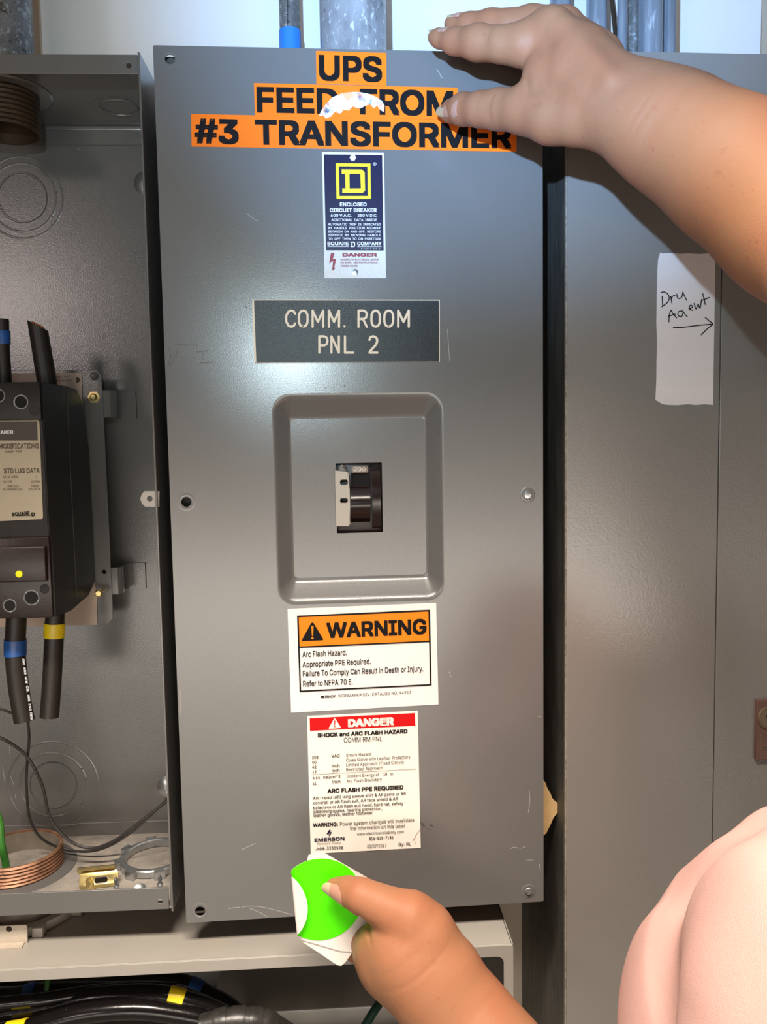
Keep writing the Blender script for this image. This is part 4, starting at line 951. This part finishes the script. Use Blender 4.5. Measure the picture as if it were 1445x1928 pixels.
t, f, P, r0 = cable('taped_cable_end', [(380, 1935, .008), (440, 1924, .008), (495, 1928, .010), (540, 1952, .014)], 24, m_etape, 'cable end wrapped in black tape at the bottom of the wireway', fr=WF)
for k in (.15, .33, .5, .66): band(P, r0, k, k + .14, m_etape, t, 'tape_wrap', extra=.0004 + .0004 * (k * 10 % 2))
wire([(718, 1884, .05), (702, 1908, .04), (680, 1945, .03)], 8, m_dkgreen, 'dark green wire inside the wireway beside the forearm', fr=WF)
wire([(92, 1838, .05), (90, 1848, .05), (88, 1862, .05)], 5, m_green_w, 'bit of green wire behind the black wireway cables', fr=WF)

# ------------------------------------------------------------------ right cabinet
cc = W0.at(1070, 900, 0)
RF = Frame((cc.x, 0, 0.55))
cab = thing('electrical_cabinet', 'tall grey electrical cabinet on the right with a seamed door', 'cabinet', RF)
zT = RF.at(1250, 99).z; XR = .42
c1 = RF.at(1068.5, 900).x
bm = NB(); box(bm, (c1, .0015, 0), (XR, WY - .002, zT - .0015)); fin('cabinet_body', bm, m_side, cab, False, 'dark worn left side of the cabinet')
xs0 = (RF.at(1356, 480).x + RF.at(1341, 1650).x) / 2
dzt = RF.at(1360, 330).z
plate('trim_panel', [[(c1 - .0006, .0), (XR, .0), (XR, zT), (c1 - .0006, zT)], [(xs0, .05), (XR - .03, .05), (XR - .03, dzt), (xs0, dzt)]], -.0012, .0014, m_cab, cab, .0004)
bm = NB(); box(bm, (c1 - .0016, -.0008, 0), (c1 - .0006, .0035, zT - .001), .0004, 1); fin('worn_edge', bm, m_edge, cab)
plate('door', [rrect(xs0 + .0011, .051, XR - .031, dzt - .001, .001, 2)], -.0010, .0012, m_cab, cab, .0004)
# latch
la = RF.at(1422, 1317, -.001); lbm = RF.at(1423, 1428, -.001)
lt = plate('latch', [rrect(la.x, lbm.z, la.x + .030, la.z, .0006, 2)], -.0050, -.001, m_latch, cab, .0006, 'brown latch plate with lock')
bm = NB(); lathe(bm, [(.0105, 0), (.0105, .0012), (.0090, .0020), (.0088, .0012), (0, .0012)], RF.at(1447, 1350, -.005), (0, -1, 0), 32); lk = fin('lock_cylinder', bm, m_lock, lt)
q = Print(RF, -.0066); q.poly([(1442, 1349), (1448, 1346), (1455, 1350), (1448, 1353)]); q.done('keyhole', m_hole, lt)
q = Print(RF, -.0054); q.ring([(1433, 1381), (1470, 1381), (1470, 1411), (1433, 1411)], [(1434.5, 1382.5), (1469, 1382.5), (1469, 1409.5), (1434.5, 1409.5)]); q.stroke([(1437, 1387), (1440, 1387), (1440, 1406), (1437, 1406)], 1.2); q.stroke([(1440, 1387), (1452, 1387), (1456, 1391), (1456, 1402), (1452, 1406), (1440, 1406)], 1.2); q.done('emblem', m_lock, lt)
# note paper
z6 = zm(940, 400, .34948)
edge = [(870, 214), (880, 222), (920, 219), (970, 223), (1020, 221), (1080, 224), (1130, 221), (1165, 223), (1164, 400), (1160, 620), (1156, 850), (1153, 1037), (1110, 1033), (1060, 1037), (1020, 1033), (960, 1038), (900, 1036), (875, 1030), (858, 1018), (843, 1010), (848, 900), (849, 800), (852, 700), (848, 600), (850, 450), (854, 300), (858, 250)]
nt = sheet('paper_note', RF, [z6(*p_) for p_ in edge], -.0015, m_paper, cab, .0003, 'torn white paper note with handwriting and an arrow')
q = Print(RF, -.0022)
for s in ([(880, 452), (882, 500)], [(873, 432), (890, 428), (910, 440), (918, 462), (908, 485), (878, 508)], [(926, 452), (932, 488)], [(928, 468), (936, 452), (948, 448)], [(958, 440), (964, 462), (984, 458), (992, 428)], [(992, 430), (1000, 450), (1012, 474)],
          [(916, 590), (918, 555), (928, 528), (938, 545), (958, 568)], [(912, 560), (950, 548)], [(990, 530), (968, 535), (966, 555), (985, 560), (994, 535)], [(993, 533), (1004, 550), (1016, 562)], [(1026, 520), (1045, 508), (1032, 500), (1025, 518), (1045, 528)],
          [(1052, 490), (1062, 520), (1074, 495), (1084, 516), (1092, 470)], [(1098, 435), (1106, 468), (1112, 496)], [(1092, 474), (1136, 458)], [(940, 620), (1000, 618), (1080, 608), (1150, 602)], [(1112, 566), (1130, 582), (1152, 602), (1125, 625), (1090, 660)]):
    q.stroke(s, 1.9, z6, 5)
q.done('handwriting', m_ink, nt)
# cardboard sticking out of the gap
ge = [(1018, 1460), (1027, 1473), (1030, 1482), (1036, 1492), (1040, 1503), (1050, 1512), (1055, 1518), (1050, 1528), (1042, 1538), (1036, 1552), (1028, 1568), (1018, 1575)]
kf = Frame(W0.at(1030, 1520, .030)); g3 = [kf.xz(x, y) for x, y in ge]
ob = plate('cardboard_scrap', [g3], -.0015, .0015, m_card, None); ob.location = kf.o; tag(ob, 'torn tan cardboard scrap poking out of the gap beside the cabinet', 'cardboard')

# ------------------------------------------------------------------ green sticker in the hand
SY = -.062
sf = Frame(W0.at(640, 1720, SY), 0)
def S(px, py, y=0): return sf.at(px, py, y)
bk = thing('sticker_backing', 'folded white backing paper held in the lower hand', 'paper', sf)
pts = [(581, 1610), (592, 1606), (608, 1604), (728, 1673), (700, 1740), (664, 1792), (640, 1790), (599, 1778), (567, 1769), (560, 1700)]
plate('front_sheet', [[sf.xz(*p_) for p_ in pts]], -.0002, .0001, m_back, bk)
pts = [(575, 1770), (664, 1790), (661, 1797), (650, 1812), (643, 1818), (636, 1817), (628, 1812), (600, 1793), (568, 1772)]
plate('rear_sheet', [[sf.xz(*p_, .0012) for p_ in pts]], .0009, .0012, m_back, bk)
st = thing('round_sticker', 'bright green round sticker peeling at its left edge', 'sticker', Frame(sf.o))
R_ = rad(80, Vector((0, 0, 0)), sf); cen = S(603, 1693); xf = S(559, 1690).x; rc = .0022
bm = NB(); NU, NV = 72, 24; grid = []
tilt = .07
def curl(x, z):
    # bend left part around a near vertical axis at xf
    u = (x - xf) + (z - cen.z) * tilt
    if u >= 0: return Vector((x, -.0006, z))
    s = -u; an = s / rc
    if an < PI: return Vector((x - u - rc * math.sin(an), -.0006 - rc * (1 - math.cos(an)), z + s * .05))
    return Vector((x - u + (s - PI * rc) * .97, -.0006 - 2 * rc - (s - PI * rc) * .12, z + s * .10))
cv = bm.verts.new(curl(cen.x, cen.z)); pr_ = None
for j in range(1, NV + 1):
    rr = R_ * j / NV; ring_ = [bm.verts.new(curl(cen.x + rr * math.cos(2 * PI * k / NU), cen.z + rr * math.sin(2 * PI * k / NU))) for k in range(NU)]
    for k in range(NU):
        if pr_: bm.faces.new((pr_[k], ring_[k], ring_[(k + 1) % NU], pr_[(k + 1) % NU]))
        else: bm.faces.new((cv, ring_[k], ring_[(k + 1) % NU]))
    pr_ = ring_
me = bpy.data.meshes.new('green_face'); bm.to_mesh(me); bm.free()
for p_ in me.polygons: p_.use_smooth = True
gs = link('green_face', me, m_green, st)
me2 = me.copy(); wb = link('adhesive_side', me2, m_back, st, 'white adhesive side')
# push the adhesive side behind the green face along its own normals
import numpy as _np
nrm = [v.normal.copy() for v in me2.vertices]
sgn = -1.0 if nrm[0].y < 0 else 1.0
for v, n_ in zip(me2.vertices, nrm): v.co = v.co + n_ * (.00025 * sgn)

# ------------------------------------------------------------------ person: signed distance body, sparse surface nets
class Prim:
    def __init__(s, a, ra, b, rb, k=.008, flat=None):
        s.a = np.array(a, float); s.b = np.array(b, float); s.ra = ra; s.rb = rb; s.k = k; s.flat = flat
    def ev(s, P):
        ba = s.b - s.a; L2 = max(float(ba @ ba), 1e-12); pa = P - s.a
        h = np.clip((pa @ ba) / L2, 0, 1)
        q = pa - h[..., None] * ba; r = s.ra + (s.rb - s.ra) * h
        if s.flat is not None:
            n, f = s.flat; qn = q @ n; q = q + qn[..., None] * n * (1 / f - 1)
            return (np.sqrt((q * q).sum(-1)) - r) * (f * .5 + .5)
        return np.sqrt((q * q).sum(-1)) - r
def smin(a, b, k):
    h = np.clip(.5 + .5 * (a - b) / k, 0, 1)
    return a + (b - a) * h - k * h * (1 - h)
def surface(prims, vox, creases=(), disp=None, nb=8):
    B = vox * nb
    cand = set()
    for p in prims:
        L_ = np.linalg.norm(p.b - p.a); n = int(L_ / (B * .5)) + 2
        for t in np.linspace(0, 1, n):
            c = p.a + (p.b - p.a) * t; r = max(p.ra, p.rb) + p.k + B * 1.0
            lo = np.floor((c - r) / B).astype(int); hi = np.floor((c + r) / B).astype(int)
            for i in range(lo[0], hi[0] + 1):
                for j in range(lo[1], hi[1] + 1):
                    for k in range(lo[2], hi[2] + 1): cand.add((i, j, k))
    blk = np.array(sorted(cand), int)
    cen = (blk + .5) * B
    def field(P, cull=None):
        """cull: (centres, radius) per block"""
        D = np.full(P.shape[:-1], 1.0)
        for p in prims:
            if cull is not None and len(prims) > 8:
                ba = p.b - p.a; h = np.clip(((cull - p.a) @ ba) / max(ba @ ba, 1e-12), 0, 1)
                d = np.linalg.norm(cull - p.a - h[:, None] * ba, axis=1) - max(p.ra, p.rb)
                m = np.where(d < p.k * 2.5 + B * .9 + .006)[0]
                if len(m) == 0: continue
                D[m] = smin(D[m], p.ev(P[m]), p.k)
            else: D = smin(D, p.ev(P), p.k)
        return D
    d0 = field(cen[:, None, :], cen)[:, 0]
    keep = np.abs(d0) < B * 1.9 + .008
    blk = blk[keep]; cen = cen[keep]
    g = np.arange(nb + 1)
    off = np.stack(np.meshgrid(g, g, g, indexing='ij'), -1)
    idx = blk[:, None, None, None, :] * nb + off[None]
    P = idx * vox
    D = field(P, cen)
    for c in creases:      # (centre, along-axis, width, depth, reach)
        ctr, ax, wd, dp, rc_ = [np.array(x, float) for x in c]
        m = np.where(np.linalg.norm(cen - ctr, axis=1) < rc_ * 2 + B)[0]
        if len(m) == 0: continue
        q = P[m] - ctr; t = q @ ax
        D[m] += dp * np.exp(-(t / wd) ** 2) * np.exp(-((q * q).sum(-1)) / rc_ ** 2)
    if disp is not None: D += disp(P)
    D[D == 0] = 1e-9
    ins = D < 0
    # cells
    acc = np.zeros(ins.shape[:1] + (nb, nb, nb, 3)); cnt = np.zeros(ins.shape[:1] + (nb, nb, nb))
    cor = [(i, j, k) for i in (0, 1) for j in (0, 1) for k in (0, 1)]
    sl = lambda A, c: A[:, c[0]:c[0] + nb, c[1]:c[1] + nb, c[2]:c[2] + nb]
    for a in cor:
        for ax in range(3):
            if a[ax] == 1: continue
            b = list(a); b[ax] = 1; b = tuple(b)
            da, db = sl(D, a), sl(D, b); x = (da < 0) != (db < 0)
            t = np.where(x, da / np.where(x, da - db, 1), 0)
            pt = np.zeros(x.shape + (3,)); pt[...] = a; pt[..., ax] += t
            acc += np.where(x[..., None], pt, 0); cnt += x
    act = cnt > 0
    bi, i, j, k = np.where(act)
    cell = blk[bi] * nb + np.stack([i, j, k], -1)
    V = (cell + acc[bi, i, j, k] / cnt[bi, i, j, k][:, None]) * vox
    mn = cell.min(0) - 2; S = cell.max(0) - mn + 4
    key = lambda c: ((c[:, 0] - mn[0]) * S[1] + (c[:, 1] - mn[1])) * S[2] + (c[:, 2] - mn[2])
    kk = key(cell); order = np.argsort(kk); ks = kk[order]
    F = []
    for ax in range(3):
        b = [0, 0, 0]; b[ax] = 1
        da = D[:, :nb, :nb, :nb]; db = sl(D, b)
        x = (da < 0) != (db < 0); bi, i, j, k = np.where(x)
        c = blk[bi] * nb + np.stack([i, j, k], -1); neg = da[bi, i, j, k] < 0
        u, v = [(1, 2), (2, 0), (0, 1)][ax]
        e = np.eye(3, dtype=int); q = [c, c - e[u], c - e[u] - e[v], c - e[v]]
        ids = []; ok = np.ones(len(c), bool)
        for z in q:
            kz = key(z); pos = np.clip(np.searchsorted(ks, kz), 0, len(ks) - 1); ok &= ks[pos] == kz; ids.append(order[pos])
        ids = np.stack(ids, 1); ids[~neg] = ids[~neg][:, ::-1]
        F.append(ids[ok])
    return V, np.concatenate(F)
def np_mesh(name, V, F, smooth=2):
    me = bpy.data.meshes.new(name)
    me.vertices.add(len(V)); me.vertices.foreach_set('co', V.astype(np.float32).ravel())
    me.loops.add(F.size); me.loops.foreach_set('vertex_index', F.astype(np.int32).ravel())
    me.polygons.add(len(F)); me.polygons.foreach_set('loop_start', np.arange(0, F.size, 4, dtype=np.int32)); 
    me.polygons.foreach_set('use_smooth', np.ones(len(F), bool)); me.update(calc_edges=True); me.validate()
    return me
def relax(V, F, it=2, lam=.5):
    E = np.concatenate([F[:, [0, 1]], F[:, [1, 2]], F[:, [2, 3]], F[:, [3, 0]]]); n = len(V)
    deg = np.bincount(np.concatenate([E[:, 0], E[:, 1]]), minlength=n)[:, None]
    for s in range(it):
        A = np.stack([np.bincount(E[:, 0], V[E[:, 1], c], n) + np.bincount(E[:, 1], V[E[:, 0], c], n) for c in range(3)], 1) / np.maximum(deg, 1)
        V = V + lam * (A - V)
    return V

PX = lambda px, py, y: W0.at(px, py, y)
HO = Vector((0.42, -0.62, 0.0))          # where the person stands
def seg(pa, pb, k=.008, flat=None):
    """pa, pb = (px, py, depth Y, radius px)"""
    a = PX(*pa[:3]); b = PX(*pb[:3]); return Prim(a, rad(pa[3], a), b, rad(pb[3], b), k, flat)
def chain(pts, k=.008, flat=None): return [seg(pts[i], pts[i + 1], k, flat) for i in range(len(pts) - 1)]
nY = np.array(FWD, float)
fl = (nY, .78)
prims = []
# --- upper arm and hand (left hand of the person holding the cover)
prims += chain([(1130, 182, -.116, 66), (1196, 211, -.128, 79), (1274, 254, -.140, 101), (1385, 323, -.165, 122), (1500, 410, -.195, 138), (1640, 560, -.25, 135)], .020, (nY, .84))
# palm
prims += [seg((1185, 205, -.118, 66), (1090, 110, -.098, 56), .010), seg((1180, 205, -.110, 62), (1120, 118, -.060, 46), .010), seg((1150, 205, -.115, 58), (1080, 150, -.100, 62), .012)]
prims += [seg((1100, 110, -.09, 52), (1034, 62, -.082, 43), .009), seg((1120, 110, -.07, 48), (1058, 62, -.055, 42), .009), seg((1125, 120, -.05, 46), (1085, 85, -.030, 38), .009), seg((1140, 140, -.045, 44), (1105, 108, -.010, 32), .009)]
prims += [seg((1035, 75, -.080, 44), (1030, 150, -.088, 42), .008), seg((1030, 150, -.088, 40), (1020, 205, -.085, 38), .010)]
# index
prims += chain([(1034, 66, -.084, 42), (985, 84, -.078, 37), (948, 84, -.072, 31)], .006) + chain([(948, 84, -.072, 31.5), (900, 80, -.060, 31)], .004) + chain([(900, 80, -.060, 31), (856, 78, -.046, 22.5), (826, 72, -.036, 16), (817, 70, -.034, 11)], .004)
# middle
prims += chain([(1060, 55, -.052, 40), (1000, 46, -.048, 32), (955, 52, -.042, 30), (925, 50, -.036, 29), (882, 50, -.026, 23), (855, 46, -.020, 15), (849, 44, -.019, 11)], .004)
# ring and little finger, mostly hidden
prims += chain([(1085, 80, -.026, 34), (1020, 60, -.020, 27), (950, 62, -.014, 24), (900, 66, -.010, 19), (872, 66, -.008, 13)], .003)
prims += chain([(1100, 100, -.008, 30), (1050, 72, .000, 23), (985, 66, .006, 19), (935, 70, .008, 13)], .003)
# thumb
prims += chain([(1150, 225, -.120, 52), (1085, 226, -.108, 42), (1040, 222, -.095, 44), (985, 208, -.078, 38), (940, 206, -.062, 33), (905, 206, -.052, 30)], .008) + chain([(905, 206, -.052, 30.5), (872, 206, -.036, 28), (850, 210, -.024, 20), (840, 213, -.019, 13)], .004)
# knuckle pads and tendons

prims += [seg((1045, 45, -.098, 15), (1053, 52, -.100, 15), .016), seg((1062, 62, -.104, 9), (1150, 150, -.142, 7), .012), seg((1092, 55, -.078, 9), (1170, 135, -.125, 8), .012)]
# --- lower arm and hand
prims += chain([(800, 1835, -.105, 80), (828, 1866, -.108, 83), (875, 1925, -.118, 90), (932, 2002, -.135, 99), (1010, 2110, -.17, 110), (1130, 2250, -.26, 120)], .012, (nY, .85))
prims += [seg((815, 1845, -.105, 78), (765, 1790, -.095, 74), .012), seg((765, 1792, -.094, 76), (745, 1800, -.086, 77), .012), seg((800, 1760, -.098, 48), (840, 1820, -.105, 55), .012), seg((780, 1735, -.095, 47), (800, 1760, -.098, 50), .012)]
# thumb
prims += chain([(800, 1755, -.100, 52), (770, 1727, -.098, 44), (735, 1713, -.096, 37), (706, 1699, -.093, 32), (680, 1687, -.088, 31)], .006) + chain([(680, 1687, -.088, 31), (656, 1678, -.080, 26), (636, 1672, -.0745, 18), (626, 1668, -.073, 12)], .004)
# index wraps behind the card, its side showing under the thumb
prims += chain([(755, 1800, -.082, 55), (712, 1790, -.070, 44), (697, 1775, -.060, 34)], .008) + chain([(697, 1778, -.058, 33), (672, 1752, -.046, 26), (645, 1725, -.044, 21), (632, 1705, -.044, 16)], .003)
prims += chain([(745, 1835, -.075, 55), (712, 1815, -.060, 40), (700, 1800, -.045, 26), (672, 1790, -.040, 20), (648, 1770, -.042, 16)], .004)
prims += chain([(750, 1850, -.070, 48), (718, 1840, -.055, 32), (700, 1825, -.042, 22), (690, 1800, -.035, 17)], .004)
prims += chain([(765, 1870, -.070, 44), (740, 1865, -.052, 27), (722, 1855, -.040, 19), (714, 1835, -.034, 15)], .004)
# elbows, upper arms and shoulders outside the picture, inside the sleeves
e1 = PX(1640, 560, -.25); e2 = PX(1130, 2250, -.26); SH = Vector((.330, -.40, ZC - .30)); SH2 = Vector((.60, -.62, ZC - .28))
prims += [Prim(e1, .046, SH2, .05, .015), Prim(e2, .040, SH, .045, .015), Prim(SH, .06, SH2, .06, .02)]
# creases
cre = []
def crease(pxy, axis_px, wd, dp, reach):
    c = PX(*pxy); a = PX(*axis_px) - c; a.normalize(); cre.append((tuple(c), tuple(a), wd, dp, reach))
for dx in (-11, -4, 3, 10): crease((904 + dx, 60 + dx * .1, -.082), (860 + dx, 64, -.070), .0011, .0011, .008)
for dx in (-13, -5, 3, 11): crease((910 + dx, 203, -.074), (850 + dx, 204, -.055), .0012, .0012, .010)
for dx in (-5, 2): crease((868 + dx, 60, -.058), (820 + dx, 62, -.050), .0010, .0007, .005)
for dx, dy in ((-14, -8), (-6, -3), (3, 2), (12, 7)): crease((690 + dx, 1692 + dy, -.108), (640 + dx, 1665 + dy, -.100), .0012, .0012, .010)
crease((690, 1742, -.092), (706, 1734, -.092), .0014, .0042, .010)
crease((1010, 195, -.105), (1030, 165, -.105), .0010, .0016, .007)
crease((996, 152, -.100), (1020, 150, -.100), .0012, .0016, .007)
for dx, dy, dd in ((-40, -24, .0007), (-20, -10, .0007), (8, 6, .0013)): crease((800 + dx, 1868 + dy, -.155), (850 + dx, 1935 + dy, -.155), .0013, dd, .032)
crease((1214, 182, -.170), (1262, 212, -.175), .0012, .0006, .020); crease((1226, 196, -.170), (1276, 228, -.175), .0012, .0006, .020)
crease((1075, 232, -.150), (1120, 238, -.150), .0013, .0005, .010)

V, F = surface(prims, .0012, cre)
V = relax(V, F, 3)
person = bpy.data.objects.new('person', None); COL.objects.link(person); person.location = HO
tag(person, 'person in a pink top, one hand gripping the cover, the other holding a green sticker', 'person')
me = np_mesh('body', V - np.array(HO), F)
link('body', me, m_skin, person)

# nails: curved shells seated on the finger ends, seen from the dorsal side
def nail(base, tip, r_base, r_tip, ddir, length_split=.62, lift=.0009, hw=62):
    """base, tip: (px,py,Y); ddir: dorsal direction (world)"""
    a = PX(*base); b = PX(*tip); ax = b - a; Ln = ax.length; ax.normalize(); n = Vector(ddir); n = (n - ax * n.dot(ax)).normalized(); s = ax.cross(n)
    for part, (t0, t1), mm in (('fingernail', (0, length_split), m_nail), ('nail_tip', (length_split, 1), m_nailtip)):
        bm = NB(); rows = []; NUU, NTT = 10, 8
        for i in range(NTT + 1):
            t = t0 + (t1 - t0) * i / NTT
            ww = 1.0
            if t < .18: ww = .80 + .20 * math.sqrt(max(0, 1 - ((.18 - t) / .18) ** 2))
            if t > .78: ww = math.sqrt(max(.04, 1 - ((t - .78) / .24) ** 2))
            rr = r_base + (r_tip - r_base) * t; row = []
            for k in range(NUU + 1):
                an = (k / NUU - .5) * 2 * math.radians(hw) * ww
                row.append(a + ax * (Ln * t) + n * (rr * math.cos(an) * 1.03 + lift - .10 * rr * max(0, .12 - t) * 8) + s * (rr * math.sin(an) * 1.0))
            rows.append(row)
        vt = [[bm.verts.new(Vector(p) - HO) for p in row] for row in rows]
        vb = [[bm.verts.new(Vector(p) - HO - n * .0007) for p in row] for row in rows]
        for i in range(NTT):
            for k in range(NUU):
                bm.faces.new((vt[i][k], vt[i][k + 1], vt[i + 1][k + 1], vt[i + 1][k])); bm.faces.new((vb[i][k], vb[i + 1][k], vb[i + 1][k + 1], vb[i][k + 1]))
        for i in range(NTT):
            for k in (0, NUU): bm.faces.new((vt[i][k], vt[i + 1][k], vb[i + 1][k], vb[i][k]))
        for i in (0, NTT):
            for k in range(NUU): bm.faces.new((vt[i][k], vb[i][k], vb[i][k + 1], vt[i][k + 1]))
        fin(part, bm, mm, person, angle=50)
D_ = (-FWD)
nail((881, 208, -.0415), (833, 214, -.0155), rad(28.6, PX(880, 210, -.04)), rad(13, PX(836, 215, -.02)), D_ - UP * .22, .62, hw=46)
nail((846, 77, -.043), (808, 69, -.031), rad(21.5, PX(846, 77, -.043)), rad(9, PX(810, 70, -.03)), UP + D_ * .55, .6, hw=50)
nail((868, 48, -.024), (842, 43, -.017), rad(20, PX(868, 48, -.024)), rad(10, PX(842, 43, -.017)), UP + D_ * .55, .6, hw=50)
nail((662, 1681, -.082), (614, 1664, -.070), rad(27.6, PX(660, 1680, -.08)), rad(13, PX(618, 1666, -.07)), D_ - UP * .15, .66, hw=52)

# shirt
def sp(px, py, y, r): 
    a = PX(px, py, y); return a, rad(r, a)
shp = []
a, ra = sp(1545, 1990, -.26, 335); b, rb = sp(1625, 1945, -.28, 285)
a2, ra2 = sp(1640, 2600, -.28, 420)
shp = [Prim(a, ra, b, rb, .02), Prim(a, ra, a2, ra2, .04), Prim(PX(1608, 1852, -.27), rad(318, PX(1608, 1852, -.27)), PX(1690, 1920, -.34), .085, .02), Prim(PX(1700, 1950, -.36), .08, PX(1760, 2700, -.40), .11, .05)]
f0 = np.array(PX(1420, 1850, -.30)); fr_, fu_ = np.array(RIGHT), np.array(UP)
def folds(P):
    q = P - f0; x = q @ fr_; z = q @ fu_
    t = x * .80 + -z * .60 + .10 * z * z * 0          # across the folds
    along = x * .60 + z * .80
    w_ = .016 * np.sin(along * 9) 
    d = -.0022 * np.sin((t + w_) * 2 * np.pi / .048 + .6) - .0016 * np.sin((t * .8 + along * .5) * 2 * np.pi / .031)
    return d
V, F = surface(shp, .003, (), folds)
V = relax(V, F, 2)
me = np_mesh('shirt', V - np.array(HO), F); link('shirt', me, m_shirt, person, 'pink knitted top')
